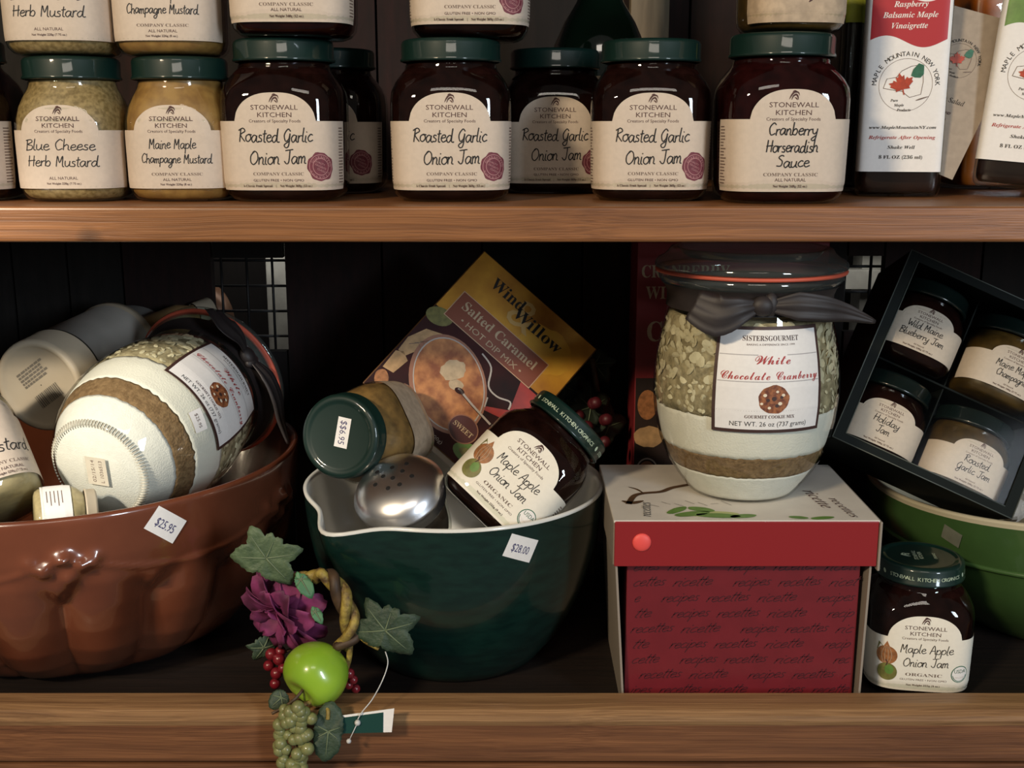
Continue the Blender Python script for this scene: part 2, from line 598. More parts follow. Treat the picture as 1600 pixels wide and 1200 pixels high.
def planar(origin, ux, uy):
    """sheet to a plane: origin, unit axes; print stands off along ux x uy"""
    n = ux.cross(uy).normalized()
    return lambda x, y, h: origin + ux * x + uy * y + n * h


# ------------------------------------------------------------------ lofted bodies
class Loft:
    """body of revolution with a superelliptic section; rings = (z, r, exponent)"""
    def __init__(self, rings, mod=None):
        self.rings = rings
        self.mod = mod

    def at(self, z):
        R = self.rings
        if z <= R[0][0]: return R[0][1], R[0][2]
        for a, b in zip(R, R[1:]):
            if a[0] <= z <= b[0] and b[0] > a[0]:
                t = (z - a[0]) / (b[0] - a[0])
                return a[1] + (b[1] - a[1]) * t, a[2] + (b[2] - a[2]) * t
        return R[-1][1], R[-1][2]

    @staticmethod
    def sup(th, n):
        c, s = abs(math.cos(th)), abs(math.sin(th))
        return (c ** n + s ** n) ** (-1 / n)

    def pos(self, th, z):
        r, n = self.at(z)
        rho = r * (1 if n == 2 else self.sup(th, n))
        if self.mod: rho *= self.mod(th, z)
        return Vector((rho * math.sin(th), -rho * math.cos(th), z))

    def nor(self, th, z):
        e = 1e-3
        a = self.pos(th + e, z) - self.pos(th - e, z)
        b = self.pos(th, z + 2e-4) - self.pos(th, z - 2e-4)
        n = a.cross(b)
        return n.normalized() if n.length > 0 else Vector((0, -1, 0))

    def mesh(self, seg=64, scale=1.0, cap0=True, cap1=True):
        V, F = [], []
        for (z, r, n) in self.rings:
            for k in range(seg):
                th = 2 * math.pi * (k + .5) / seg
                rho = r * scale * (1 if n == 2 else self.sup(th, n))
                if self.mod: rho *= self.mod(th, z)
                V.append(Vector((rho * math.sin(th), -rho * math.cos(th), z)))
        for j in range(len(self.rings) - 1):
            for k in range(seg):
                k2 = (k + 1) % seg
                F.append((j * seg + k, j * seg + k2, (j + 1) * seg + k2, (j + 1) * seg + k))
        if cap0: F.append(tuple(reversed(range(seg))))
        if cap1:
            e = (len(self.rings) - 1) * seg
            F.append(tuple(e + k for k in range(seg)))
        return V, F

    def wrap(self, zref, th0=0.0, z0=0.0, rot=0.0):
        """sheet -> surface; x runs along the girth from th0, y along the height from z0"""
        tab = [(0.0, 0.0)]
        p = self.pos(th0, zref)
        acc, N = 0.0, 240
        for i in range(1, N + 1):
            t = math.pi * i / N
            q = self.pos(th0 + t, zref)
            acc += (q - p).length
            p = q
            tab.append((acc, t))
        ca, sa = math.cos(rot), math.sin(rot)

        def inv(u):
            s, u = (1, u) if u >= 0 else (-1, -u)
            lo, hi = 0, N
            while hi - lo > 1:
                mid = (lo + hi) // 2
                if tab[mid][0] <= u: lo = mid
                else: hi = mid
            a, b = tab[lo], tab[hi]
            return s * (a[1] + (b[1] - a[1]) * ((u - a[0]) / max(b[0] - a[0], 1e-9)))

        def fn(x, y, h):
            X, Y = x * ca - y * sa, x * sa + y * ca
            th = th0 + inv(X)
            return self.pos(th, z0 + Y) + self.nor(th, z0 + Y) * h
        return fn


def lathe(name, prof, mats, parent, seg=48, midx=None, mod=None, smooth=True):
    """prof: (r, z) points; midx: material per band"""
    V, F, MI = [], [], []
    for (r, z) in prof:
        for k in range(seg):
            th = 2 * math.pi * k / seg
            rr, zz = (r, z) if mod is None else mod(th, r, z)
            V.append((rr * math.sin(th), -rr * math.cos(th), zz))
    for j in range(len(prof) - 1):
        for k in range(seg):
            k2 = (k + 1) % seg
            F.append((j * seg + k, j * seg + k2, (j + 1) * seg + k2, (j + 1) * seg + k))
            MI.append(midx[j] if midx else 0)
    return mesh_obj(name, V, F, mats, parent, MI, smooth)

# ================================================================== the cabinet
ZR, ZU, TH = 0.022, 0.377, 0.023            # top of the front rail, top and thickness of the upper shelf
PINE = wood('orange_pine', (0.33, 0.135, 0.043, 1), (0.155, 0.058, 0.019, 1), 0.45, knots=[(-0.268, 0.0, 0.362, 0.008)], coat=0.15)
PINE_LIP = wood('pale_pine_lip', (0.38, 0.215, 0.095, 1), (0.20, 0.10, 0.042, 1), 0.5, coat=0.1)
PINE_RAIL = wood('worn_pine_rail', (0.25, 0.105, 0.042, 1), (0.105, 0.040, 0.017, 1), 0.5, knots=[(0.145, 0.0, -0.010, 0.0022), (0.29, 0, -0.013, .0016)], coat=0.1)
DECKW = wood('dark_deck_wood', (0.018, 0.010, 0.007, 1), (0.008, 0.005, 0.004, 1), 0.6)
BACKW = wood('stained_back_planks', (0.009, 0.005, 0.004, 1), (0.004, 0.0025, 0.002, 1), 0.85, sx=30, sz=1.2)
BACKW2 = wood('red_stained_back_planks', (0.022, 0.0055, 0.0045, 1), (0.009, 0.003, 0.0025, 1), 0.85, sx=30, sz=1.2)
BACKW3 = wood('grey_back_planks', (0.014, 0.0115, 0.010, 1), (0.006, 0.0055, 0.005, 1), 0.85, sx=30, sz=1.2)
SHELF_X = 0.72
YB = 0.40                                    # back wall

sh = MB(); sh.box(-SHELF_X, SHELF_X, 0.0, YB, ZU - TH, ZU)
o = sh.build('wooden_shelf', PINE, None, smooth=False)
tag(o, 'orange pine upper shelf board with a dark knot, carrying the rows of jars', 'shelf'); bevel(o, 0.0022, 3)

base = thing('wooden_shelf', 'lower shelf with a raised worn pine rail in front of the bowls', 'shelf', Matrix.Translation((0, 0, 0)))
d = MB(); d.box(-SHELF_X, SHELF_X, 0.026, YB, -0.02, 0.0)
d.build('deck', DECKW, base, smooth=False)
rl = MB()
prof = [(0.0255, -0.0199), (0.0255, ZR), (0.010, ZR), (0.003, ZR - 0.0012), (-0.001, ZR - 0.004), (-0.0015, ZR - 0.008), (0.0, ZR - 0.012), (0.0004, -0.016), (0.0012, -0.0185), (0.003, -0.0199)]
n_ = len(prof)
vs = [(-SHELF_X, y, z) for y, z in prof] + [(SHELF_X, y, z) for y, z in prof]
rl.add(vs, [(i, (i + 1) % n_, n_ + (i + 1) % n_, n_ + i)[::-1] for i in range(n_)] + [tuple(range(n_))[::-1], tuple(range(n_, 2 * n_))])
# front face takes the darker, redder wood; the lip stays paler
rl.m = [1 if i_ in (6, 7, 8) else 0 for i_ in range(len(rl.f))]
rl.build('rail', [PINE_LIP, PINE_RAIL], base, smooth=False)
fr = MB(); fr.box(-SHELF_X, SHELF_X, 0.004, 0.022, -0.12, -0.0225)
fr.build('apron', PINE_RAIL, base, smooth=False)

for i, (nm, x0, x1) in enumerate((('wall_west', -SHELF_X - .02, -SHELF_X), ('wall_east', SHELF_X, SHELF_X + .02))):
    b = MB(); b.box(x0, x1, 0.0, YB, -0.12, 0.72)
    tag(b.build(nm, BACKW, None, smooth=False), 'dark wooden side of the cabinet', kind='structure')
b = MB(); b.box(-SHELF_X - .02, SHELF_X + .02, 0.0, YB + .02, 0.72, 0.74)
tag(b.build('added_top_board', BACKW, None, smooth=False), 'unseen dark board added on top to shade the cabinet back', kind='structure')  # out of view, added to keep the back of the cabinet dark

# plank back with two openings
OPEN = [(-0.300, -0.228, 0.205, 0.300), (0.335, 0.372, 0.225, 0.302)]
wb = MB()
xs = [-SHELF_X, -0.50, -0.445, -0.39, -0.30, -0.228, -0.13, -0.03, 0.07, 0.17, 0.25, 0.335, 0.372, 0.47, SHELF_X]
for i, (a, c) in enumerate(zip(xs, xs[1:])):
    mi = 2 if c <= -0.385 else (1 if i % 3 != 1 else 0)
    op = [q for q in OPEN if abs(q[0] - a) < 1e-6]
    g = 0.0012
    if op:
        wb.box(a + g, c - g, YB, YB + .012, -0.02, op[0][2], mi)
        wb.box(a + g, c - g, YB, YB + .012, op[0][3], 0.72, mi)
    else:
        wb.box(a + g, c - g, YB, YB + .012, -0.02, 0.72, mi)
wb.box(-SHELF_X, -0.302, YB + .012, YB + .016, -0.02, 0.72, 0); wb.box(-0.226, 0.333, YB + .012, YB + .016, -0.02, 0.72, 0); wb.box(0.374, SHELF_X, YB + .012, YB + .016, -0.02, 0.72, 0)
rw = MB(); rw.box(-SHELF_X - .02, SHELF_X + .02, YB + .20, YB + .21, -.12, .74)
tag(rw.build('added_dark_panel', BACKW, None, smooth=False), 'dark panel added behind the cabinet to darken its openings', kind='structure')  # added only so that the openings look dark
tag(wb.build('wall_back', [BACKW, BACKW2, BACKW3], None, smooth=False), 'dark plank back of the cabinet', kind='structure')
WIRE = mat('black_wire', (0.01, 0.01, 0.011, 1), 0.5)
PALE = mat('pale_grey_card', (0.42, 0.41, 0.37, 1), 0.7, var=0.35, scale=30)
for i, (a, c, z0, z1) in enumerate(OPEN):
    g = MB()
    k = 0.0
    x = a + .004
    while x < c:
        g.tube([(x, YB + .02, z0 - .004), (x, YB + .02, z1 + .004)], 0.0015, 6); x += 0.026
    z = z0 + .012
    while z < z1:
        g.tube([(a - .004, YB + .022, z), (c + .004, YB + .022, z)], 0.0015, 6); z += 0.026
    o = g.build('wire_grid', WIRE)
    tag(o, ['black wire grid across the opening behind the terracotta bowl', 'black wire grid across the opening behind the glass jar with the ribbon'][i], 'wire grid')
wb2 = MB()
wb2.box(-0.268, -0.215, YB + .10, YB + .14, -0.12, 0.36)
o = wb2.build('cardboard_carton', PALE, None, smooth=False); tag(o, 'pale carton seen through the wire grid behind the terracotta bowl', 'box'); bevel(o, .002)
wb2 = MB()
wb2.box(0.35, 0.42, YB + .10, YB + .15, 0.255, 0.275); wb2.box(0.35, 0.42, YB + .10, YB + .15, 0.295, 0.307); wb2.box(0.385, 0.41, YB + .115, YB + .15, -0.12, 0.32)
o = wb2.build('white_bracket', PALE, None, smooth=False); tag(o, 'white double bracket seen through the wire grid behind the gift box', 'bracket')

# ================================================================== stonewall style jars
S = 1.0
JAMR = [(0, .033, 3), (.0015, .0365, 3.4), (.005, .0395, 3.8), (.011, .0408, 4), (.050, .0415, 4), (.066, .0415, 4), (.073, .0408, 3.8), (.079, .0385, 3.2), (.084, .0352, 2.7), (.0875, .0325, 2.2), (.0895, .0316, 2), (.0905, .0318, 2), (.0915, .0312, 2), (.0985, .0312, 2)]
MUSTR = [(0, .029, 2.6), (.0015, .0325, 3), (.005, .0350, 3.2), (.010, .0362, 3.3), (.045, .0365, 3.4), (.054, .0364, 3.2), (.062, .0350, 2.9), (.069, .0325, 2.5), (.0745, .0300, 2.1), (.0775, .0292, 2), (.0785, .0294, 2), (.0795, .029, 2), (.087, .029, 2)]
MINIR = [(0, .027, 2.6), (.0015, .0300, 2.9), (.005, .0320, 3.1), (.010, .0328, 3.2), (.034, .0330, 3.2), (.041, .0325, 3), (.047, .0308, 2.6), (.0515, .0288, 2.1), (.0535, .0282, 2), (.060, .028, 2)]
LOFTS = {'jam': Loft(JAMR), 'mustard': Loft(MUSTR), 'mini': Loft(MINIR)}
LIDS = {'jam': (.0345, .0930, .108), 'mustard': (.0325, .0810, .0962), 'mini': (.0308, .0548, .0680)}


def bird(s, cx, cy, k, m, L):
    """sprig-like swirl above the lettering"""
    s.line([(cx - 3.4 * k, cy - 2.2 * k), (cx - 2.2 * k, cy + .2 * k), (cx - .2 * k, cy + 2.4 * k), (cx + 2.4 * k, cy + 2.2 * k), (cx + 3.2 * k, cy + .2 * k)], 1.25 * k, m, L, 5, True)
    s.line([(cx - 2.0 * k, cy - 2.6 * k), (cx - .9 * k, cy - .2 * k), (cx + 1.0 * k, cy + .9 * k), (cx + 2.2 * k, cy - .6 * k), (cx + 2.6 * k, cy - 2.4 * k)], 1.2 * k, m, L, 5, True)
    s.line([(cx - 1.4 * k, cy + 2.8 * k), (cx + .2 * k, cy + 3.3 * k), (cx + 1.8 * k, cy + 2.6 * k)], .8 * k, m, L, 5, True)
    s.line([(cx + .1 * k, cy - .9 * k), (cx + 1.3 * k, cy - 1.6 * k), (cx + 2.0 * k, cy - 2.6 * k)], .8 * k, m, L, 5, True)


def wax_seal(s, x, y, r):
    s.disc(x, y, r * .92, r, SEAL, 1, rot=.35, n=36, wob=.07)
    s.disc(x, y, r * .80, r * .86, SEALTXT, 2, rot=.35, n=32, rings=1, inner=.95)
    s.disc(x, y, r * .56, r * .60, SEALTXT, 2, rot=.35, n=32, rings=1, inner=.93)
    for k in (-1, 0, 1):
        s.text(['QUALITY', 'FAVORITE', 'CLASSIC'][k + 1], x + k * .6, y - k * r * .27, r * .13, SEALTXT, 2, rot=-.45)
    s.arc_text('GUARANTEED', x, y, r * .66, r * .16, 2.6, .1, SEALTXT, 2)
    s.arc_text('AWARDED', x, y, r * .74, r * .16, 3.6, 5.6, SEALTXT, 2)


def arched(s, half, lo, hi, top, aw, acx=0.0, m=None):
    """label outline: a band from lo to hi with a round-topped panel rising to top"""
    m = m or PAPER
    N = 90
    xs = [-half + 2 * half * i / N for i in range(N + 1)]
    xs += [acx - aw - .01, acx + aw + .01, acx - aw + .02, acx + aw - .02]
    xs.sort()

    def hi_f(x):
        t = abs(x - acx) / aw
        if t >= 1: return hi
        return hi + (top - hi) * (1 - t ** 2.6) ** (1 / 1.75) if t < 1 else hi
    s.columns(xs, lambda x: lo, hi_f, m, 0, 8)


def brand(s, cx, top, k=1.0, m=None):
    m = m or INK
    bird(s, cx, top - 4.2 * k, .95 * k, m, 1)
    s.text('STONEWALL', cx, top - 9.6 * k, 3.1 * k, m, 1, 'sans', width=31 * k)
    s.text('KITCHEN', cx, top - 14.4 * k, 3.1 * k, m, 1, 'sans', width=22.5 * k)
    s.text('Creators of Specialty Foods', cx, top - 18.4 * k, 2.0 * k, m, 1, 'sans', width=34 * k)


def side_print(s, half, lo, hi, sx):
    rng = random.Random(3)
    x = sx
    y = hi - 5
    while y > lo + 4:
        L = rng.uniform(6, 10)
        s.rect(x, y, x + L, y + .8, GREYINK, 1, 4, 1)
        y -= 2.0


def jam_label(kind):
    s = Sheet()
    half, lo, hi, top = 58, 8, 53.5, 72
    arched(s, half, lo, hi, top, 27)
    brand(s, 0, top)
    if kind == 'garlic':
        s.hand('Roasted Garlic', 0, 40, 4.6, BLACK, 2, .75, width=49)
        s.hand('Onion Jam', 1.0, 25.5, 4.8, BLACK, 2, .75, width=38)
        s.text('COMPANY CLASSIC', 1, 18.9, 2.1, GREYINK, 1, 'serif', width=34)
        s.text('GLUTEN FREE • NON GMO', 1, 14.7, 1.6, INK, 1, 'sans', width=34)
        s.text('A Classic Fruit Spread    |    Net Weight 369g (13 oz.)', 0, 11.0, 1.5, INK, 1, 'serif', width=47)
        wax_seal(s, 29.5, 23.5, 9.6)
    elif kind == 'cranberry':
        s.hand('Cranberry', 0, 43.5, 4.0, BLACK, 2, .75, width=31)
        s.hand('Horseradish', 0, 33.0, 4.0, BLACK, 2, .75, width=33)
        s.hand('Sauce', 1, 23.6, 3.8, BLACK, 2, .75, width=21)
        s.text('COMPANY CLASSIC', 0, 18.9, 2.1, GREYINK, 1, 'serif', width=35)
        s.text('ALL NATURAL', 0, 15.6, 2.0, INK, 1, 'sans', width=20)
        s.text('Net Weight 340g (12 oz.)', 0, 11.6, 1.5, INK, 1, 'serif', width=22)
    side_print(s, half, lo, hi, 46)
    side_print(s, half, lo, hi, -55)
    return s


def organic_label():
    s = Sheet()
    half, lo, hi, top = 58, 8, 53, 72
    arched(s, half, lo, hi, top, 28, m=IVORY)
    brand(s, 0, top, 1.02)
    s.hand('Maple Apple', 2, 41, 3.9, BLACK, 2, .6, width=40)
    s.hand('Onion Jam', 2, 29.5, 3.9, BLACK, 2, .6, width=35)
    s.text('ORGANIC', 1, 22.4, 2.6, GREYINK, 1, 'serif', width=28)
    s.text('GLUTEN FREE • NON GMO', 1, 18.0, 1.6, INK, 1, 'sans', width=36)
    s.text('Net Weight 255g (9 oz.)', 1, 13.4, 1.5, INK, 1, 'serif', width=26)
    # painted onion and apple
    s.disc(-28, 37, 8.2, 7.8, ONION, 1, n=26)
    s.poly([(-31, 43.5), (-28, 49), (-25.5, 43.5)], ONION, 1)
    s.poly([(-36, 40), (-34.5, 47.5), (-30.5, 43.5)], OLIVE, 1)
    for dx in (-4, -1.4, 1.4, 4):
        s.line([(-28 + dx * .4, 44.2), (-28 + dx, 37), (-28 + dx * .5, 30)], .35, TANPAPER, 2, 4)
    s.disc(-27, 23, 7.6, 7.4, OLIVE, 3, n=26)
    s.disc(-25.5, 25, 3.4, 4.0, LIMEG, 4, n=20, wob=.05)
    s.line([(-28, 28), (-27, 31), (-28.5, 33)], .8, INK, 4, 4)
    # round green and white certification mark
    s.disc(29, 24, 7.2, 7.2, DGREEN, 1, n=30)
    s.disc(29, 24, 6.5, 6.5, WHITEINK, 2, n=30)
    s.poly([(29 + 6.1 * math.cos(a), 24 + 6.1 * math.sin(a)) for a in [math.pi + .15 + (math.pi - .3) * i / 16 for i in range(17)]], DGREEN, 3)
    s.text('USDA', 29, 26.6, 3.1, DGREEN, 3, 'sans', width=9.5)
    s.text('ORGANIC', 29, 21.4, 1.7, WHITEINK, 4, 'sans', width=9.5)
    side_print(s, half, lo, hi, 46)
    return s


def mustard_label(kind):
    s = Sheet()
    half, lo, hi, top = 50, 9, 47.5, 64
    arched(s, half, lo, hi, top, 26)
    brand(s, 0, top, .93)
    if kind == 'blue':
        s.hand('Blue Cheese', 0, 34.5, 3.7, BLACK, 2, .6, width=46)
        s.hand('Herb Mustard', 1, 23.8, 3.7, BLACK, 2, .6, width=47)
        s.text('ALL NATURAL', 1, 16.0, 1.9, INK, 1, 'sans', width=19)
        s.text('Net Weight 220g (7.75 oz.)', 1, 12.4, 1.3, INK, 1, 'serif', width=23)
    else:
        s.hand('Maine Maple', 0, 35.5, 3.5, BLACK, 2, .55, width=31)
        s.hand('Champagne Mustard', 2, 26.0, 3.2, BLACK, 2, .55, width=47)
        s.text('COMPANY CLASSIC', 2, 18.6, 1.9, GREYINK, 1, 'serif', width=34)
        s.text('ALL NATURAL', 2, 15.0, 1.8, INK, 1, 'sans', width=19)
        s.text('Net Weight 226g (8 oz.)', 1, 11.8, 1.3, INK, 1, 'serif', width=21)
    return s


def mini_label(l1, l2, l3='All Natural'):
    s = Sheet()
    half, lo, hi, top = 46, 8, 34, 44
    arched(s, half, lo, hi, top, 21)
    brand(s, 0, top + .3, .66)
    s.hand(l1, 0, 25.0, 2.9, BLACK, 2, .5, width=2.5 * len(l1) + 3)
    s.hand(l2, 0, 17.6, 2.9, BLACK, 2, .5, width=2.5 * len(l2) + 3)
    s.text(l3, 0, 12.6, 1.3, INK, 1, 'sans')
    s.text('Net Weight 106g (3.75 oz.)', 0, 10.2, 1.2, INK, 1, 'serif', width=24)
    return s


def jar(kind, label, cat, M, contents, sheet, group=None, name='jam_jar', lid_mat=None, fill=.93, lid_print=False, th0=0.0):
    lf = LOFTS[kind]
    t = thing(name, label, cat, M, group)
    V, F = lf.mesh(72)
    mesh_obj('glass', V, F, GLASS, t)
    rs = [(z + .0012, r * .965, n) for z, r, n in lf.rings if z < lf.rings[-1][0] * fill]
    V, F = Loft(rs).mesh(72)
    mesh_obj('contents', V, F, contents, t)
    R, z0, z1 = LIDS[kind]
    lm = lid_mat or LIDG
    prof = [(R - .0012, z0), (R + .0004, z0 + .0004), (R + .0006, z0 + .0016), (R - .0002, z0 + .0026), (R - .0002, z1 - .0030), (R - .0010, z1 - .0012), (R - .0028, z1 - .0002), (R - .0042, z1), (R - .0058, z1 - .0002), (R - .0068, z1 - .0009), (R - .0085, z1 - .0012), (.006, z1 - .0008), (.0002, z1 - .0008)]
    ld = lathe('lid', prof, lm, t, 64)
    if lid_print:
        band = Loft([(z0, R - .0002, 2), (z1, R - .0002, 2)])
        s = Sheet()
        txt = ['STONEWALL KITCHEN ORGANICS', 'STONEWALL KITCHEN ORGANICS', 'STONEWALL KITCHEN ORGANICS']
        for q in range(3):
            cx = (q - 1) * 71.0
            for ci, ch in enumerate('STONEWALL KITCHEN ORGANICS'):
                if ch != ' ': s.text(ch, cx - 31 + ci * 2.3, 7.6, 3.0, LIDTXT, 0)
            s.disc(cx + 33.0, 7.8, 1.3, 2.0, LIDTXT, 0, rot=.5, n=12, rings=1)
        s.build('lettering', band.wrap((z0 + z1) / 2, th0=lid_print if lid_print is not True else 0.0, z0=z0 - .001), ld)
        s2 = Sheet()
        s2.text('STONEWALL', 0, 4.5, 3.2, LIDTXT, 0, width=20); s2.text('KITCHEN', 0, 0.2, 3.2, LIDTXT, 0, width=15); s2.text('ORGANICS', 0, -11, 2.2, LIDTXT, 0, width=13)
        bird(s2, 0, 11, 1.2, LIDTXT, 0)
        ax = Vector((0, 1, 0)); ay = Vector((-1, 0, 0))
        s2.build('top_lettering', planar(Vector((0, 0, z1 - .0007)), ax, ay), ld)
    if sheet is not None:
        sheet.build('label', lf.wrap(.03, th0=th0), t)
    return t


def UP(px, d, z=ZU, rz=0.0, dz=0.0):
    """standing on the upper shelf (or on z), under the pixel column px"""
    v = W(px, 190, d)
    depth = d * CP + (CAM_Z - z - .04) * SP
    return TR((px - 800) * depth / FPX, CAM_Y + d, z + dz, rz)


e_ = 0.0004
g1 = jar('jam', 'dark onion jam jar, front row, standing next to the amber mustard jar', 'jar', UP(449, .827, dz=e_), JAM, jam_label('garlic'), 'dark onion jam jars on the upper shelf')
dup(g1, UP(706, .827, rz=.02, dz=e_), 'dark onion jam jar, front row, bearing another onion jam jar on its lid')
dup(g1, UP(1014, .832, rz=-.06, dz=e_), 'dark onion jam jar, front row, standing beside the horseradish sauce jar')
dup(g1, UP(866, .926, rz=-.02, dz=e_), 'shaded onion jam jar set back between two front row onion jam jars')
dup(g1, UP(520, .926, rz=-.05, dz=e_), 'shaded onion jam jar mostly hidden behind the front jar next to the mustards')
dup(g1, UP(-62, .828, rz=.05, dz=e_), 'dark onion jam jar at the end of the front row, beside the blue cheese mustard')
dup(g1, UP(735, .838, z=ZU + .108, rz=.0, dz=2 * e_), 'onion jam jar stacked on top of a front row onion jam jar')
cr = jar('jam', 'dark cranberry horseradish sauce jar, front row, beside the tall vinaigrette bottle', 'jar', UP(1215, .806, dz=e_) @ Matrix.Scale(1.02, 4), CRANB, jam_label('cranberry'), name='sauce_jar')
dup(cr, UP(460, .822, z=ZU + .108, rz=.03, dz=2 * e_), 'dark sauce jar stacked on the onion jam jar next to the mustards')
m1 = jar('mustard', 'tan blue cheese mustard jar standing on the upper shelf board', 'jar', UP(121, .824, rz=.03, dz=e_), MUST1, mustard_label('blue'), 'mustard jars on the upper shelf', name='mustard_jar')
dup(m1, UP(100, .826, z=ZU + .0962, rz=.02, dz=2 * e_), 'tan blue cheese mustard jar stacked on top of its twin', )
m2 = jar('mustard', 'amber maple champagne mustard jar standing on the upper shelf board', 'jar', UP(288, .826, rz=.05, dz=e_), MUST2, mustard_label('maple'), 'mustard jars on the upper shelf', name='mustard_jar')
dup(m2, UP(268, .829, z=ZU + .0962, rz=.03, dz=2 * e_), 'amber maple champagne mustard jar stacked on top of its twin')

# jar with a rough tan label on top of the sauce jar
s = Sheet()
s.columns([-44 + 88 * i / 60 for i in range(61)], lambda x: 5, lambda x: 46 , TANPAPER, 0, 6)
s.line([(-6, 38), (-3, 31), (1, 26), (3, 20), (1, 17)], 3.4, INK, 1, 5, True)
s.line([(1, 27), (6, 31), (10, 29)], 2.4, INK, 1, 5, True)
s.line([(-2, 30), (-9, 27), (-12, 29)], 1.8, INK, 1, 5, True)
jar('mini', 'small jar with a rough tan label on top of the horseradish sauce jar', 'jar', UP(1237, .812, z=ZU + .108 * 1.02, rz=.1, dz=3 * e_) @ Matrix.Scale(1.02, 4), MUST3, s, name='preserve_jar')

# ------------------------------------------------------------------ bottles
LEAF = [(0, 10), (1.6, 6.6), (3.2, 7.6), (2.9, 3.6), (5.2, 5.6), (5.9, 4.1), (9.0, 4.3), (7.8, 2.2), (8.6, 1.2), (4.9, -1.6), (5.3, -3.4), (.5, -2.8), (.4, -7), (-.4, -7), (-.5, -2.8), (-5.3, -3.4), (-4.9, -1.6), (-8.6, 1.2), (-7.8, 2.2), (-9.0, 4.3), (-5.9, 4.1), (-5.2, 5.6), (-2.9, 3.6), (-3.2, 7.6), (-1.6, 6.6)]


def leaf_mark(s, cx, cy, k, m, L, rot=0.0):
    ca, sa = math.cos(rot) * k, math.sin(rot) * k
    s.poly([(cx + x * ca - y * sa, cy + x * sa + y * ca) for x, y in LEAF], m, L)


def emblem(s, cx, cy, k, text=True):
    s.disc(cx, cy, 17 * k, 17 * k, GREYINK, 1, n=48, rings=1, inner=.985)
    if text: s.arc_text('MAPLE MOUNTAIN NEW YORK', cx, cy, 20.0 * k, 2.9 * k, math.radians(176), math.radians(2), BLACK, 2)
    st = [(-14, -2), (-12, 4), (-6, 5), (-3, 9), (3, 12), (10, 13), (11, 2), (10, -6), (3, -8), (-2, -4), (-9, -3), (-14, -2)]
    s.line([(cx + x * k, cy + y * k) for x, y in st], .35 * k, GREYINK, 2)
    s.line([(cx + x * k, cy + y * k) for x, y in [(7, -10), (10, -9), (15, -7.4)]], .9 * k, GREYINK, 2, 3, True)
    gb = [(3, 6), (4.2, 10), (7.5, 13.8), (10.8, 12.5), (11, 7), (9, 4.6), (5.5, 4.8)]
    s.poly([(cx + x * k, cy + y * k) for x, y in gb], DGREEN, 3)
    leaf_mark(s, cx - 2.2 * k, cy - .5 * k, .86 * k, MAPLERED, 4, .28)
    for i, wd in enumerate(('Pure', 'Maple', 'Products')):
        s.text(wd, cx + (-6.5 + 3.2 * i) * k, cy + (-9.8 - 3.1 * i) * k, 1.7 * k, BLACK, 2, 'bserifi')


def vin_label(col, lines, hw=26):
    s = Sheet()
    N = 100
    s.columns([-37 + 66 * i / N for i in range(N + 1)], lambda x: 18, lambda x: 152, WPAPER, 0, 3)
    wv = lambda x: 4.2 * math.sin((x + 26) / 52 * 2 * math.pi + .3)
    xs = [-hw + 2 * hw * i / 40 for i in range(41)]
    s.columns(xs, lambda x: 109 + wv(x), lambda x: 140 + wv(x) * 1.05, col, 1, 2)
    s.text('ALL NATURAL', 13, 143.8, 2.6, BLACK, 2, width=24)
    for i, L in enumerate(lines):
        s.text(L, 0, 134.4 - 7.3 * i, 3.9, WHITEINK, 2, 'bserifi')
    emblem(s, 0, 79, 1.08)
    s.text('www.MapleMountainNY.com', 0, 49.5, 2.1, BLACK, 2, 'bserifi', width=46)
    s.text('Refrigerate After Opening', 0, 42.5, 2.4, REDTXT, 2, 'bserifi', width=46)
    s.text('Shake Well', 0, 35.5, 2.3, BLACK, 2, 'bserifi', width=19)
    s.text('8 FL OZ (236 ml)', 0, 28.5, 2.4, BLACK, 2, 'serif', width=30)
    return s


BOT = [(0, .0270, 7), (.0015, .0288, 8), (.004, .0297, 9), (.008, .030, 10), (.155, .030, 10), (.163, .028, 6), (.170, .022, 3), (.176, .0165, 2.2), (.182, .0135, 2), (.215, .0128, 2), (.216, .0145, 2), (.222, .0145, 2), (.223, .013, 2), (.232, .013, 2)]


def bottle(label, M, liquid, sheet, cap=None, group=None):
    t = thing('glass_bottle', label, 'bottle', M, group)
    lf = Loft(BOT)
    V, F = lf.mesh(72)
    mesh_obj('glass', V, F, BOTGLASS, t)
    V, F = Loft([(z + .003, r * .94, n) for z, r, n in BOT if z < .2]).mesh(72)
    mesh_obj('liquid', V, F, liquid, t)
    lathe('cap', [(.0150, .222), (.0152, .224), (.0152, .240), (.014, .2415), (.0002, .2415)], cap or LIDG, t, 32)
    if sheet: sheet.build('label', lf.wrap(.05), t)
    return t


VIN = mat('dark_vinaigrette', (0.018, 0.006, 0.005, 1), 0.3, var=.4, scale=60)
AMBER = mat('amber_dressing', (0.50, 0.12, 0.012, 1), 0.3, var=.4, scale=60)
YG = mat('yellow_green_label', (0.42, 0.46, 0.04, 1), 0.5, var=.2, scale=120)
vm = UP(1402, .879, dz=e_)
bottle('tall square vinaigrette bottle with a red wave band on its white label', vm @ Matrix.Rotation(-.22, 4, 'Z'), VIN, vin_label(RED, ('Raspberry', 'Balsamic Maple', 'Vinaigrette')))
bm = frame(UP(1592, .862, dz=.006).translation, Vector((.10, 0.02, 1)), Vector((-.42, -1, 0)))
bottle('square dressing bottle with a green band on its white label', bm, VIN, vin_label(LIMEG, ('Maple', 'Garden', 'Dressing')))
bottle('unlabelled amber dressing bottle behind the tan card', UP(1538, .985, dz=e_), AMBER, None)
s = Sheet(); s.columns([-30 + 60 * i / 60 for i in range(61)], lambda x: 128, lambda x: 152, YG, 0, 2)
bottle('dark bottle with a yellow-green band behind the sauce jar', UP(1352, .95, dz=e_), VIN, s)

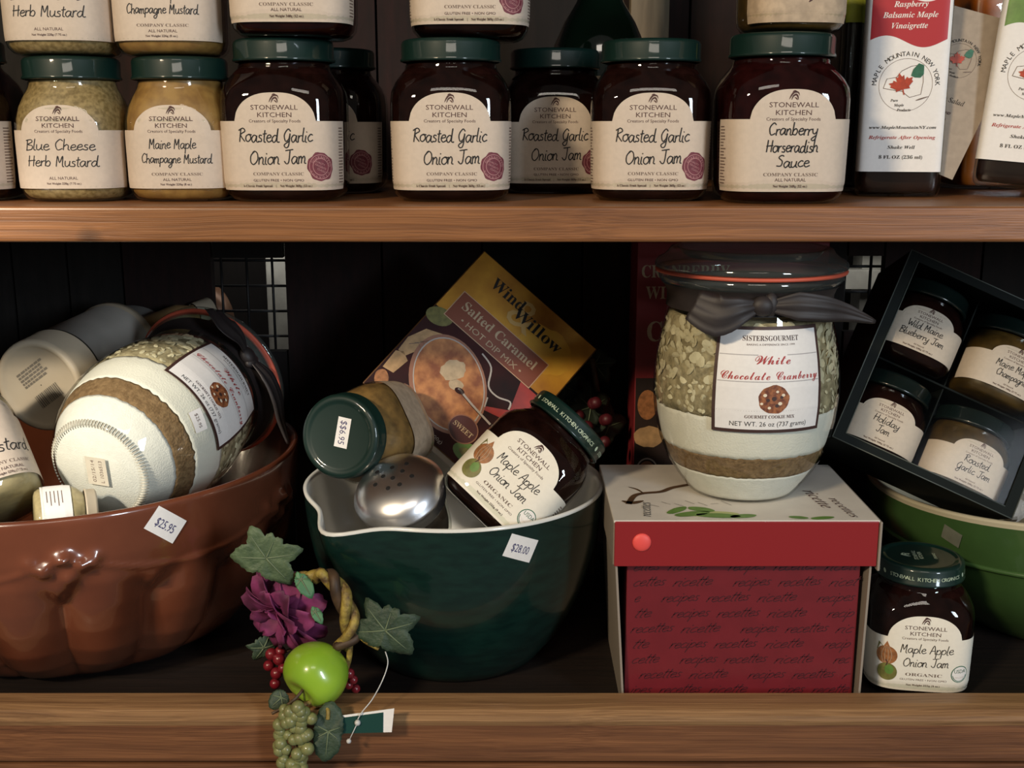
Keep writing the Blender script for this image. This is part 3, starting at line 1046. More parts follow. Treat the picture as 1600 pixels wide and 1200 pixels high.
# leaning card between the bottles
cd = [W(1481, 6, .868), W(1606, 40, .862), W(1488, 281, .852), W(1467, 272, .853)]
GREYCARD = mat('grey_beige_card', (0.36, 0.29, 0.22, 1), 0.7, var=.12, scale=200)
ux = (cd[1] - cd[0]).normalized(); n_ = ux.cross(cd[2] - cd[0]).normalized() * -1
b = MB(); back = [p - n_ * .0014 for p in cd]
b.add(cd + back, [(3, 2, 1, 0), (4, 5, 6, 7), (0, 1, 5, 4), (1, 2, 6, 5), (2, 3, 7, 6), (3, 0, 4, 7)])
t = thing('paper_tag', 'grey-beige leaflet with a maple leaf, leaning between the two vinaigrette bottles', 'tag', Matrix.Translation(cd[3]))
b.build('card', GREYCARD, t, smooth=False, world=True)
uy = n_.cross(ux)
s = Sheet()
emblem(s, 22, -36, .72)
s.text('Maple Salad', 22, -64, 3.4, BLACK, 2, 'serifi', rot=-.05)
for i, L in enumerate(('A sweet tangy', 'vinaigrette and', 'marinade, great', 'on cooked meats', 'or toss on your', 'favorite greens', 'Enjoy')):
    s.text(L, 18.0 - 1.4 * i, -73 - 5.4 * i, 1.9, INK, 2, 'serif', width=max(7, 20 - 2.0 * i))
s.build('lettering', planar(cd[0] - ux * .002, ux, uy), t, world=True)

# dark green bottle and pale plank deep on the upper shelf
GREENB = mat('dark_green_glass', (0.006, 0.018, 0.010, 1), 0.08, coat=1.0)
t = thing('wine_bottle', 'dark green round bottle standing behind the front row jars', 'bottle', UP(934, 1.0, dz=e_))
lathe('glass', [(.0002, .001), (.036, 0), (.040, .004), (.041, .01), (.041, .100), (.038, .116), (.030, .134), (.020, .150), (.014, .165), (.0125, .20), (.0125, .235), (.015, .236), (.015, .246), (.0002, .246)], GREENB, t, 48)
s = Sheet(); s.columns([-12 + 22 * i / 30 for i in range(31)], lambda x: 30, lambda x: 90, TANPAPER, 0, 3)
s.build('label', Loft([(0, .041, 2), (.12, .041, 2)]).wrap(.05), t)
b = MB(); v = UP(1015, 1.09); b.box(v.translation.x - .017, v.translation.x + .019, YB - .03, YB - .012, ZU + .0005, ZU + .26)
o = b.build('pale_plank', mat('pale_batten_wood', (.20, .155, .10, 1), .7, var=.3, scale=30, stretch=(6, 6, .6)), None, smooth=False)
tag(o, 'narrow pale batten upright against the dark back, behind the green bottle', 'batten'); bevel(o, .001)

# ================================================================== bowls
def smooth01(t):
    t = max(0.0, min(1.0, t))
    return t * t * (3 - 2 * t)


def price_sticker(fn, txt, w_, h_, parent, name='price_sticker', m=None):
    s = Sheet()
    s.rect(-w_ / 2, -h_ / 2, w_ / 2, h_ / 2, WPAPER, 0, 10, 6)
    s.text(txt, 0, -.5, h_ * .34, BLUEINK, 1, 'sans', width=w_ * .62)
    return s.build(name, fn, parent, base=.0004)


# ---- terracotta bowl
TERRA = mat('glazed_terracotta', (0.135, 0.040, 0.019, 1), 0.25, coat=0.8, col2=(0.095, 0.026, 0.012, 1), scale=14)
TB_C = Vector((-.374, .199, 0.003))
TB_ZR = .153
NL, NS = 17, 6


def tb_arc(th):
    f = ((th - .3) * NS / (2 * math.pi)) % 1.0
    return .124 - .020 * (1 - (2 * f - 1) ** 2)


def tb_mod(th, z, out=True):
    k = 1.0
    if out and z < .140:
        f = ((th + .1) * NL / (2 * math.pi)) % 1.0
        lobe = math.sin(math.pi * f) ** .8
        top = .090 + .020 * math.sin(math.pi * f) ** .6
        k -= .090 * smooth01((top + .004 - z) / .018) * (1 - lobe) * smooth01(z / .03 + .3)
        k += .006 * smooth01((top - z) / .010) * smooth01(z / .04)
        g = ((th - .3) * NS / (2 * math.pi)) % 1.0
        zc = tb_arc(th)
        k += .008 * math.exp(-((z - zc) / .0020) ** 2)
        for (gf, gz, ga, sw) in ((0, .124, .040, .032), (.06, .117, .036, .026), (-.065, .115, .038, .028), (.015, .108, .028, .024), (.11, .121, .022, .02), (-.115, .121, .022, .02)):
            df = ((g - gf + .5) % 1.0) - .5
            k += ga * math.exp(-(df / sw) ** 2 - ((z - gz) / .0052) ** 2)
    return k


TBO = [(0, .112, 2), (.003, .120, 2), (.010, .132, 2), (.022, .147, 2), (.04, .162, 2), (.06, .172, 2), (.08, .179, 2), (.10, .1835, 2), (.12, .1865, 2), (.14, .188, 2), (.148, .1885, 2)]
_tl = Loft(TBO, tb_mod)
zs = [0, .003, .007, .012] + [.018 + .130 * i / 60 for i in range(61)]
prof, V, F = [], [], []
SEG = 306
rows = [('o', z) for z in zs] + [('r', (.1885, .1505)), ('r', (.1880, .1528)), ('r', (.1855, .1538)), ('r', (.1830, .1528)), ('r', (.1815, .150)), ('r', (.175, .12)), ('r', (.160, .08)), ('r', (.135, .04)), ('r', (.100, .014)), ('r', (.05, .008)), ('r', (.0005, .008))]
shear = lambda x, z: z + .022 * x * smooth01(z / TB_ZR)
for k_, q in rows:
    for k in range(SEG):
        th = 2 * math.pi * k / SEG
        if k_ == 'o':
            p = _tl.pos(th, q)
        else:
            p = Vector((q[0] * math.sin(th), -q[0] * math.cos(th), q[1]))
        p.z = shear(p.x, p.z)
        V.append(p)
for j in range(len(rows) - 1):
    for k in range(SEG):
        k2 = (k + 1) % SEG
        F.append((j * SEG + k, j * SEG + k2, (j + 1) * SEG + k2, (j + 1) * SEG + k))
F.append(tuple(reversed(range(SEG))))
tb = thing('mixing_bowl', 'large glossy terracotta bowl with fluted lobes and a relief of swags', 'bowl', Matrix.Translation(TB_C + Vector((0, 0, .0003))))
mesh_obj('body', V, F, TERRA, tb)


def tb_wrap(th0, z0, rot):
    f0 = _tl.wrap(z0, th0, z0, rot)
    def fn(x, y, h):
        p = f0(x, y, h)
        p.z = shear(p.x, p.z)
        return p
    return fn


price_sticker(tb_wrap(.69, .136, -.68), '$25.95', 27, 19, tb)

# ---- dark green bowl with white inside and a pouring lip
DKG = mat('dark_green_glaze', (0.006, 0.026, 0.020, 1), 0.25, coat=0.5, col2=(0.004, 0.017, 0.014, 1), scale=60, stretch=(1, 1, 3))
WGLAZE = mat('white_glaze', (0.72, 0.72, 0.68, 1), 0.25, coat=0.4)
GB_C = Vector((-.047, .152, 0))
TS = -0.66


def gb_mod(th, r, z):
    d = ((th - TS + math.pi) % (2 * math.pi)) - math.pi
    g = math.exp(-(d / .19) ** 2) * smooth01((z - .075) / .07)
    return r + .022 * g, z - .005 * g


gbp = [(.0005, .0), (.066, .0), (.070, .002), (.075, .008), (.086, .022), (.099, .045), (.109, .07), (.1155, .095), (.119, .115), (.1205, .13), (.1212, .140), (.1215, .1435), (.1218, .1452), (.1200, .1462), (.1180, .1452), (.1172, .140), (.1150, .12), (.108, .085), (.092, .05), (.06, .02), (.03, .010), (.0005, .009)]
gm = [0] * 11 + [1] * 10
gb = thing('mixing_bowl', 'dark green bowl with white lining and a pouring lip', 'bowl', Matrix.Translation(GB_C + Vector((0, 0, .0003))))
lathe('body', gbp, [DKG, WGLAZE], gb, 144, gm, gb_mod)
price_sticker(Loft([(z, r, 2) for r, z in gbp[2:13]]).wrap(.125, .46, .127, -.40), '$28.00', 24, 18, gb)

# ---- mid green bowl under the gift box
MDG = mat('mid_green_glaze', (0.052, 0.115, 0.033, 1), 0.3, coat=0.4, col2=(0.042, 0.094, 0.027, 1), scale=25)
CREAMG = mat('cream_glaze', (0.55, 0.50, 0.36, 1), 0.3, coat=0.3)
k = .185 / .1218
mgp = [(r * k, z * .120 / .1462) for r, z in gbp]
mg_mod = lambda th, r, z: (r, z + .13 * (r * math.sin(th) + .185) * z / .12)
MG_C = W(1690, 735, .985); MG_C.z = .0003
mg = thing('mixing_bowl', 'mid green bowl with a cream rim beneath the gift box of jars', 'bowl', Matrix.Translation(MG_C))
mgp[7] = (mgp[7][0] * 1.0, mgp[7][1]); 
lathe('body', mgp, [MDG, CREAMG], mg, 120, [0] * 10 + [1] * 11, mg_mod)
rb = MB()
rr = Loft([(z, r, 2) for r, z in mgp[1:12]])
for zz in (.078,):
    pts = [Vector((q.x, q.y, q.z + .13 * (q.x + .185) * q.z / .12)) for q in (rr.pos(2 * math.pi * i / 90, zz) for i in range(91))]
    rb.tube(pts, .0022, 6, cap=False)
rb.build('raised_band', MDG, mg)
price_sticker(rr.wrap(.10, -.98, .104, -.3), '', 17, 13, mg).data.materials[0] = mat('grey_green_sticker', (.16, .17, .13, 1), .6, var=.2, scale=90)  # darker and greener than the other price stickers

# ================================================================== cookie mix jars
CJ = [(0, .0375, 2), (.0015, .0400, 2), (.006, .0440, 2), (.014, .0500, 2), (.026, .0575, 2), (.042, .0640, 2), (.060, .0680, 2), (.078, .0697, 2), (.096, .0692, 2), (.112, .0670, 2), (.128, .0635, 2), (.142, .0605, 2), (.150, .0595, 2), (.156, .0600, 2), (.160, .0635, 2), (.164, .0675, 2), (.168, .0680, 2), (.1685, .0640, 2)]
CJL = Loft(CJ)
CJGLASS = thin_glass('cookie_jar_glass', (0.95, 0.97, 0.95, 1), 0.045, 0.02)
LIDGLASS = thin_glass('jar_lid_glass', (0.84, 0.90, 0.87, 1), 0.10, 0.06, painted_sheen=.05)  # pale diffuse mixed in, painting reflections onto lid and rim
FLOUR = mat('white_flour', (0.80, 0.77, 0.68, 1), 0.9, bump=.25, bscale=700, var=.05, scale=60)
SUGAR = mat('white_sugar', (0.78, 0.76, 0.70, 1), 0.85, bump=.3, bscale=900, var=.06, scale=200)
BSUGAR = mat('brown_sugar', (0.26, 0.16, 0.075, 1), 0.9, bump=.5, bscale=500, col2=(0.15, 0.085, 0.035, 1), scale=260)
OATS = mat('rolled_oats', (0.44, 0.37, 0.22, 1), 0.85, bump=.5, bscale=260, col2=(0.22, 0.18, 0.10, 1), scale=170)
FLAKE = mat('oat_flake', (0.64, 0.57, 0.38, 1), 0.8, var=.15, scale=120)
RIBBON = mat('dark_satin_ribbon', (0.026, 0.020, 0.020, 1), 0.55, var=.3, scale=50)
RUBBER = mat('red_rubber_ring', (0.55, 0.10, 0.055, 1), 0.5)
BORDER = mat('label_dark_border', (0.05, 0.022, 0.018, 1), 0.55)
COOKIE = mat('print_cookie', (0.36, 0.13, 0.045, 1), 0.6, col2=(0.12, 0.03, 0.015, 1), scale=330)
CHIP = mat('print_white_chip', (0.78, 0.68, 0.52, 1), 0.6)
RULE = mat('print_grey_rule', (0.40, 0.38, 0.38, 1), 0.6)


def layer(name, z0, z1, m, t, amp0, amp1, seed, seg=240):
    """one filling of the jar: its wall follows the glass, its upper and lower edges are uneven"""
    rng = random.Random(seed)
    ph = [(rng.randint(3, 58), rng.uniform(0, 6.3)) for _ in range(14)]
    def wob(th, s):
        return sum(math.sin(f * th + p + s) for f, p in ph) / 6.0
    V, F = [], []
    N = 10
    for j in range(N + 1):
        for k in range(seg):
            th = 2 * math.pi * k / seg
            a, b = z0 + amp0 * wob(th, 0), z1 + amp1 * wob(th, 2.0)
            z = a + (b - a) * j / N
            r = CJL.at(max(z, .0))[0] - .0022
            V.append((r * math.sin(th), -r * math.cos(th), z))
    for j in range(N):
        for k in range(seg):
            k2 = (k + 1) % seg
            F.append((j * seg + k, j * seg + k2, (j + 1) * seg + k2, (j + 1) * seg + k))
    F.append(tuple(reversed(range(seg)))); F.append(tuple(N * seg + k for k in range(seg)))
    return mesh_obj(name, V, F, m, t)


def cookie_jar(M):
    t = thing('storage_jar', 'glass jar of layered cookie mix with a ribbon, standing on the red recipe box', 'jar', M, 'layered cookie mix jars')
    V, F = Loft([q for q in CJ if q[0] <= .156]).mesh(96, cap1=False)
    mesh_obj('glass', V, F, CJGLASS, t)
    V, F = Loft([q for q in CJ if q[0] >= .156]).mesh(96, cap0=False, cap1=False)
    mesh_obj('glass_rim', V, F, LIDGLASS, t)
    layer('white_sugar', .0022, .0235, SUGAR, t, 0, .0006, 1)
    layer('brown_sugar', .0237, .0400, BSUGAR, t, .0006, .0010, 2)
    layer('flour', .0402, .0705, FLOUR, t, .0010, .0016, 3)
    oat = layer('oats', .0710, .138, OATS, t, .0016, .001, 4)
    fl = MB()
    rng = random.Random(5)
    for i in range(760):
        th = rng.uniform(0, 2 * math.pi)
        z = .0715 + .066 * rng.random() ** .9
        r = CJL.at(z)[0] - rng.uniform(.0016, .0024)
        p = Vector((r * math.sin(th), -r * math.cos(th), z))
        n = Vector((math.sin(th), -math.cos(th), rng.uniform(-.5, .5))) + Vector((rng.uniform(-.5, .5), rng.uniform(-.5, .5), 0)) * .6
        n.normalize()
        a = n.orthogonal().normalized(); a.rotate(Matrix.Rotation(rng.uniform(0, 6), 3, n)); c = n.cross(a)
        rx, ry = rng.uniform(.0030, .0052), rng.uniform(.0024, .0040)
        if z < .095: rx, ry = rx * .6, ry * .5
        pts = []
        for q in range(9):
            g = 2 * math.pi * q / 9
            pp = p + a * rx * math.cos(g) + c * ry * math.sin(g)
            rad = math.hypot(pp.x, pp.y); mx = CJL.at(pp.z)[0] - .0008
            if rad > mx: pp.x *= mx / rad; pp.y *= mx / rad
            pts.append(pp)
        fl.add(pts + [p + n * .0004], [(q, (q + 1) % 9, 9) for q in range(9)])
    fl.build('flakes', FLAKE, oat, smooth=False)
    # lid, rubber ring
    lathe('rubber_ring', [(.0655, .1690), (.0700, .1690), (.0706, .1703), (.0700, .1716), (.0655, .1716), (.0655, .1690)], RUBBER, t, 80)
    lathe('lid', [(.0600, .1700), (.0640, .1719), (.0700, .1719), (.0708, .1735), (.0705, .1760), (.0680, .1785), (.0640, .1805), (.0610, .1835), (.0590, .1865), (.0560, .1872), (.0530, .1860), (.0505, .1820), (.0480, .1800), (.0005, .1795)], LIDGLASS, t, 96)
    # label
    s = Sheet()
    s.rect(-38, 62, 38, 137, BORDER, 0, 44, 14)
    s.rect(-35.6, 64.4, 35.6, 134.6, WPAPER, 1, 44, 14)
    s.text('SISTERSGOURMET', 0, 129, 3.6, BORDER, 2, 'serif', width=40)
    s.text('BAKING A DIFFERENCE SINCE 1999', 0, 124.6, 1.3, INK, 2, 'sans', width=34)
    s.rect(-35, 117.2, -9, 117.8, RULE, 2, 16, 1); s.rect(11, 117.2, 35, 117.8, RULE, 2, 16, 1)
    s.text('White', 1, 114.5, 6.6, REDTXT, 3, 'script', width=24)
    s.text('Chocolate', -17, 103.5, 6.2, REDTXT, 3, 'script', width=32)
    s.text('Cranberry', 18.5, 103.5, 6.2, REDTXT, 3, 'script', width=31)
    s.rect(-35, 98.6, 35, 99.2, RULE, 2, 40, 1)
    s.disc(2, 86.5, 10.2, 10.2, COOKIE, 2, n=30, wob=.04)
    for (a, b, r) in ((-5, 90, 1.3), (5, 84, 1.4), (-2, 81, 1.1), (7, 90, 1.2), (-7, 84, 1), (3, 92.5, 1)):
        s.disc(2 + a - 1, b - .5, r, r * .9, CHIP, 3, n=12, rings=1)
    for (a, b, r) in ((0, 87, 1.6), (5, 88, 1.1), (-4, 86, 1.2), (2, 82, 1.3)):
        s.disc(a + 2, b, r, r, BORDER, 3, n=12, rings=1)
    s.text('GOURMET COOKIE MIX', 0, 74.0, 2.4, INK, 2, 'serif', width=33)
    s.text('NET WT. 26 oz (737 grams)', 0, 68.6, 3.4, BLACK, 2, 'sans', width=52)
    _cw = CJL.wrap(.09, th0=.06)
    s.build('label', lambda x, y, h: _cw(x * 1.09, y, h), t)
    # ribbon band, knot, two tails
    V, F = Loft([(.1435, .0618, 2), (.1470, .0612, 2), (.1530, .0612, 2), (.1580, .0630, 2), (.1610, .0658, 2)]).mesh(80, cap0=False, cap1=False)
    rb_ = mesh_obj('ribbon', V, F, RIBBON, t)
    kn = MB()
    kp = Vector((-.004, -.0655, .152))
    kn.ball(kp, .0085, .0055, .0072, 16, 10)
    kn.ball(kp + Vector((.006, .001, .001)), .0055, .0045, .0085, 12, 8)
    kn.build('knot', RIBBON, rb_)
    def tail(pts, ws, nrm):
        P = catmull(pts, 5)
        n = len(P)
        vs, fs = [], []
        for i, p in enumerate(P):
            u = i / (n - 1) * (len(ws) - 1)
            j = min(int(u), len(ws) - 2)
            hw = ws[j] + (ws[j + 1] - ws[j]) * (u - j)
            tg = (P[min(i + 1, n - 1)] - P[max(i - 1, 0)]).normalized()
            sd = tg.cross(nrm).normalized()
            for q in range(9):
                c_ = (q - 4) / 4
                ridge = .0011 * math.cos(c_ * 7.0 + i * .12) * min(1.0, hw / .008) - .0012 * c_ * c_
                vs.append(p + sd * hw * c_ + nrm * ridge)
        for i in range(n - 1):
            fs += [(9 * i + q, 9 * i + q + 1, 9 * i + q + 10, 9 * i + q + 9) for q in range(8)]
        ob = mesh_obj('ribbon_tail', vs, fs, RIBBON, rb_)
        so = ob.modifiers.new('thickness', 'SOLIDIFY'); so.thickness = .0006; so.offset = 0
    nf = Vector((0, -1, .1))
    tail([(-.006, -.0660, .152), (-.020, -.0720, .1500), (-.036, -.0710, .1465), (-.052, -.0640, .1530)], [.003, .0095, .0150, .0110], nf)
    tail([(.000, -.0665, .152), (.020, -.0700, .1525), (.040, -.0670, .150), (.058, -.0600, .146), (.078, -.0560, .1395)], [.003, .0100, .0090, .006, .0012], nf)
    return t


RB_Z = .1535
cjm = W(1160, 700, .856); cjm.z = RB_Z + .0004
cj1 = cookie_jar(Matrix.Translation(cjm))
ax = Vector((.275, .93, .20))
cj2 = dup(cj1, frame(W(152, 736, .850), ax, Vector((.754, .431, .495))), 'glass jar of layered cookie mix lying tilted in the terracotta bowl')
# base sticker and price sticker only on the lying jar
s = Sheet()
s.rect(-9, -12, 9, 12, mat('aged_sticker', (.62, .57, .46, 1), .6, var=.08, scale=120), 0, 4, 4)
s.text('L 1036513', 4, 0, 3, GREYINK, 1, rot=math.pi / 2, width=19)
s.text('02/15/14', -3, 0, 3, GREYINK, 1, rot=math.pi / 2, width=19)
bx = Vector((-1, 0, 0)); by = Vector((0, -1, 0))
mm = cj2.matrix_basis
import_dir = mm.inverted().to_3x3() @ Vector((1, 0, 0))
bx = Vector((import_dir.x, import_dir.y, 0)).normalized(); by = Vector((0, 0, -1)).cross(bx)
s.build('base_sticker', planar(Vector((0, 0, -.0004)), bx, by), cj2)
s = Sheet()
s.rect(-9, -6, 9, 6, WPAPER, 0, 8, 4); s.text('$25.95', 0, 0, 3, GREYINK, 1, width=12)
s.build('price_sticker', CJL.wrap(.06, th0=.18, z0=.052, rot=-.15), cj2)
RIDGE = mat('ridged_glass', (0.50, 0.47, 0.38, 1), .35, coat=.5)
rg = MB()
for i in range(96):
    g = 2 * math.pi * i / 96
    c, sn = math.cos(g), math.sin(g)
    rg.tube([(.0385 * c, .0385 * sn, -.0002), (.0425 * c, .0425 * sn, .0036)], .0006, 4)
rg.build('base_ridges', RIDGE, cj2)

# ================================================================== recipe box
RBF = mat('red_printed_board', (0.165, 0.012, 0.018, 1), 0.42, var=.12, scale=60, coat=.15)
RBL = mat('glossy_red_lid_board', (0.26, 0.016, 0.019, 1), 0.3, coat=.5)
RBW = mat('white_lid_board', (0.66, 0.62, 0.56, 1), 0.45, var=.08, scale=50)
RBS = mat('grey_board_side', (0.26, 0.22, 0.18, 1), 0.6)
RTXT = mat('dark_red_script_print', (0.055, 0.005, 0.009, 1), 0.55)
X0, X1, Y0, Y1 = .0838, .2538, .040, .165
rbx = thing('recipe_box', 'red lidded recipe box covered in script, beneath the standing cookie mix jar', 'box', Matrix.Translation(((X0 + X1) / 2, (Y0 + Y1) / 2, .0004)))
RO = Vector(((X0 + X1) / 2, (Y0 + Y1) / 2, .0))
b = MB(); b.box(X0 - RO.x, X1 - RO.x, Y0 - RO.y, Y1 - RO.y, 0, .150)
bd = bevel(b.build('body', RBF, rbx, smooth=False), .0008)
for sg in (-1, 1):
    p = MB()
    xt = (.0742 if sg < 0 else .2585) - RO.x; xb = (.0838 if sg < 0 else .2560) - RO.x
    q0, q1 = Y0 - RO.y - .007, Y1 - RO.y
    o_ = .0016 * sg
    p.add([(xb, q0, 0), (xt, q0, .147), (xt, q1, .147), (xb, q1, 0), (xb + o_, q0, 0), (xt + o_, q0, .147), (xt + o_, q1, .147), (xb + o_, q1, 0)],
          [(0, 1, 2, 3), (7, 6, 5, 4), (0, 4, 5, 1), (1, 5, 6, 2), (2, 6, 7, 3), (3, 7, 4, 0)], 0)
    p.build('side_flap', [RBS], rbx, smooth=False)
s = Sheet()
Wd = (X1 - X0) * 1000
words_ = ['recettes', 'ricette', 'recipes', 'recettes', 'ricette', 'recipes']
rng = random.Random(8)
for r in range(10):
    y = 113 - r * 12.2
    x = -8 - (r * 29) % 47
    i = (r * 2) % 3
    while x < Wd:
        wd = {'recettes': 31, 'ricette': 28, 'recipes': 27}[words_[i % 6]]
        if x > 1 and x + wd < Wd - 1 and y > 2:
            s.hand(words_[i % 6], x, y - 2, 4.0, RTXT, 0, .65, slant=.55, rot=.05, width=wd, align='l', jit=.02, sm=3)
        elif x + wd > 4 and x < Wd - 4 and y > 2:      # words running off the panel edge: keep the letters that fit
            wrd = words_[i % 6]
            per = wd / len(wrd)
            keep = ''.join(ch for q, ch in enumerate(wrd) if 1 < x + q * per and x + (q + 1) * per + 2 < Wd)
            if keep:
                first = next(q for q in range(len(wrd)) if x + q * per > 1)
                s.hand(keep, x + first * per, y - 2, 4.0, RTXT, 0, .65, slant=.55, rot=.05, width=per * len(keep), align='l', jit=.02, sm=3)
        x += wd + (6 if i % 3 != 1 else 16)
        i += 1
s.build('script_print', planar(Vector((X0 - RO.x, Y0 - RO.y, 0)), Vector((1, 0, 0)), Vector((0, 0, 1))), bd)
LX0, LX1, LY0, LY1 = .0725 - RO.x, .2625 - RO.x, .030 - RO.y, .170 - RO.y
lid = MB()
lid.box(LX0, LX1, LY0, LY1, .1510, .1531, 0)
lid.box(LX0 + .0008, LX1 - .0008, LY0 - .0006, LY0 + .0012, .1185, .1524, 1)
lid.box(LX0, LX0 + .0016, LY0 + .0012, LY1, .119, .1510, 2)
lid.box(LX1 - .0005, LX1 + .0014, LY0 - .002, LY1, .1155, .1524, 2)
lid.box(LX0, LX1, LY1 - .0014, LY1, .119, .1510, 1)
ld = bevel(lid.build('lid', [RBW, RBL, RBS], rbx, smooth=False), .0006)
s = Sheet()
L0 = Vector((LX0, LY0, .1531))
wmm, dmm = (LX1 - LX0) * 1000, (LY1 - LY0) * 1000
TWIG = mat('print_twig_brown', (0.10, 0.05, 0.02, 1), .6, var=.4, scale=200)
s.line([(14, 36), (20, 55), (28, 62), (42, 66), (52, 76), (66, 84)], 4.6, TWIG, 1, 5)
s.line([(28, 62), (24, 72), (18, 78)], 2.2, TWIG, 1, 4, True)
s.line([(10, 44), (17, 39), (26, 44)], 6.0, TWIG, 1, 4, True)
for (cx, cy, rx, ry, ro) in ((58, 14, 14, 5, .3), (76, 10, 16, 5, -.1), (48, 22, 11, 4, .8), (94, 9, 10, 4, .2), (66, 24, 10, 5, -.4)):
    s.disc(cx, cy, rx, ry, LIMEG, 1, rot=ro, n=18, wob=.05)
s.disc(70, 14, 22, 6, mat('print_pale_green', (0.42, 0.46, 0.20, 1), .6), 0, n=20)
s.text('recettes', 25, 24, 8, BLACK, 2, 'serifi', rot=math.pi / 2 - .1, width=32)
s_right = Sheet()
s_right.disc(150, 5, 9, 3, LIMEG, 1, rot=.2, n=18, wob=.05); s_right.disc(133, 6, 7, 3, LIMEG, 1, rot=-.2, n=18, wob=.05)
s_right.text('ricette', 158, 48, 9, INK, 2, 'serifi', rot=-math.pi / 2 + .12, width=42)
s_right.text('recettes', 172, 28, 7, INK, 2, 'serifi', rot=-math.pi / 2 + .12, width=44)
for i in range(7):
    s.line([(30 + i * 9, 34 + (i * 7) % 11), (36 + i * 9, 30 + (i * 5) % 9)], .4, BLACK, 2)
s_right.build('script_print', planar(L0, Vector((1, 0, 0)), Vector((0, 1, 0))), ld)
s.build('twig_print', planar(L0, Vector((1, 0, 0)), Vector((0, 1, 0))), ld)
dm = MB()
dp = W(1003, 849, .7785); dp = Vector((dp.x - RO.x, LY0 - .0007, dp.z))
dm.ball(dp, .0068, .0024, .0068, 24, 12)
dm.build('round_sticker', mat('fluorescent_red_dot', (0.80, 0.085, 0.075, 1), .5), rbx)

# ================================================================== organic jam jars
om = UP(1431, .843, z=0.0005, rz=-.15)
om.translation.x = (1431 - 800) * (.843 * CP + .37 * SP) / FPX
og = jar('jam', 'small organic jam jar standing on the lower shelf beside the red recipe box', 'jar', om @ Matrix.Scale(.955, 4), JAM, organic_label(), 'organic onion jam jars', lid_print=.05)
up2 = cv(.66, .68, -.12)
dup(og, frame(W(748, 812, .842), up2, cv(-.10, .12, 1.0)) @ Matrix.Scale(1.0, 4), 'organic jam jar lying tilted in the dark green bowl')

# ================================================================== jar with the green lid and price
MUST4 = mat('golden_relish', (0.30, 0.17, 0.055, 1), 0.5, col2=(0.14, 0.08, 0.03, 1), scale=110)
lid_c = W(530, 682, .842)
axl = cv(-.34, -.02, .94).normalized()
Mj = frame(lid_c - axl * .0955, axl, cv(.5, .3, .4))
gl = jar('mustard', 'jar tipped towards the viewer in the dark green bowl, price tag on its green lid', 'jar', Mj, MUST4, None, name='relish_jar')
s = Sheet()
s.columns([-44 + 88 * i / 50 for i in range(51)], lambda x: 8, lambda x: 48, TANPAPER, 0, 4)
s.build('label', LOFTS['mustard'].wrap(.03), gl)
li = Mj.inverted().to_3x3()
sx = (li @ C_R); sx = Vector((sx.x, sx.y, 0)).normalized(); sy = Vector((0, 0, 1)).cross(sx)
a_ = -1.76
rx_ = sx * math.cos(a_) + sy * math.sin(a_); ry_ = Vector((0, 0, 1)).cross(rx_)
s = Sheet(); s.rect(-11.5, -5.5, 11.5, 5.5, WPAPER, 0, 2, 2); s.text('$$6.95', 0, 0, 5.2, BLUEINK, 1, width=18)
ldo = [c for c in kids(gl) if c.name.startswith('lid')][0]
s.build('price_sticker', planar(Vector((0, 0, .0955)) + sx * .003 + sy * .003, rx_, ry_), ldo)

# ================================================================== chrome topped shaker
CHROME = mat('polished_chrome', (0.92, 0.92, 0.94, 1), 0.28, metal=1.0)
SPICE = mat('dark_spice', (0.06, 0.032, 0.014, 1), .8, var=.5, scale=300)
HOLE = mat('dark_hole', (0.005, 0.005, 0.006, 1), .6)
axs = cv(-.22, .68, .70).normalized()
lc = W(619, 758, .824)
Ms = frame(lc - axs * .108, axs, C_B)
sk = thing('spice_shaker', 'glass shaker with a domed chrome top full of holes, in the dark green bowl', 'shaker', Ms)
lf = Loft([(.046, .024, 2), (.048, .027, 2), (.054, .0285, 2), (.070, .0300, 2), (.082, .0315, 2), (.090, .0318, 2), (.104, .0315, 2)])
V, F = lf.mesh(56); mesh_obj('glass', V, F, GLASS, sk)
V, F = Loft([(z + .003, r - .0016, 2) for z, r, n in lf.rings if z < .09]).mesh(56); mesh_obj('spice', V, F, SPICE, sk)
dome = [(.0335, .0885), (.0338, .0900), (.0332, .0916), (.0338, .0932), (.0332, .0950), (.0332, .0985), (.0352, .0995), (.0354, .1008), (.0345, .1025), (.0332, .1060), (.0308, .1105), (.0272, .1145), (.0225, .1178), (.0165, .1205), (.0095, .1220), (.0001, .1226)]
dome = [(r, z if z < .1008 else .1008 + (z - .1008) * .72) for r, z in dome]
tp = lathe('chrome_top', dome, CHROME, sk, 72)
dz_ = lambda r: next(((z0 + (z1 - z0) * (r0 - r) / max(r0 - r1, 1e-9)) for (r0, z0), (r1, z1) in zip(dome[8:], dome[9:]) if r1 <= r <= r0), dome[-1][1])
for (hx, hy) in ((0, 0), (8, 4), (-7, 5), (4, -8), (-5, -8), (14, -3), (-14, 0), (1, 11), (12, 11), (-11, 12)):
    s = Sheet()
    s.disc(hx, hy, 2.4, 2.4, CHROME, 0, n=16, rings=1, inner=.7)
    s.disc(hx, hy, 1.8, 1.8, HOLE, 1, n=16, rings=1)
    s.build('hole', lambda x, y, h: Vector((x, y, dz_(math.hypot(x, y)) + h)), tp, base=.0002)

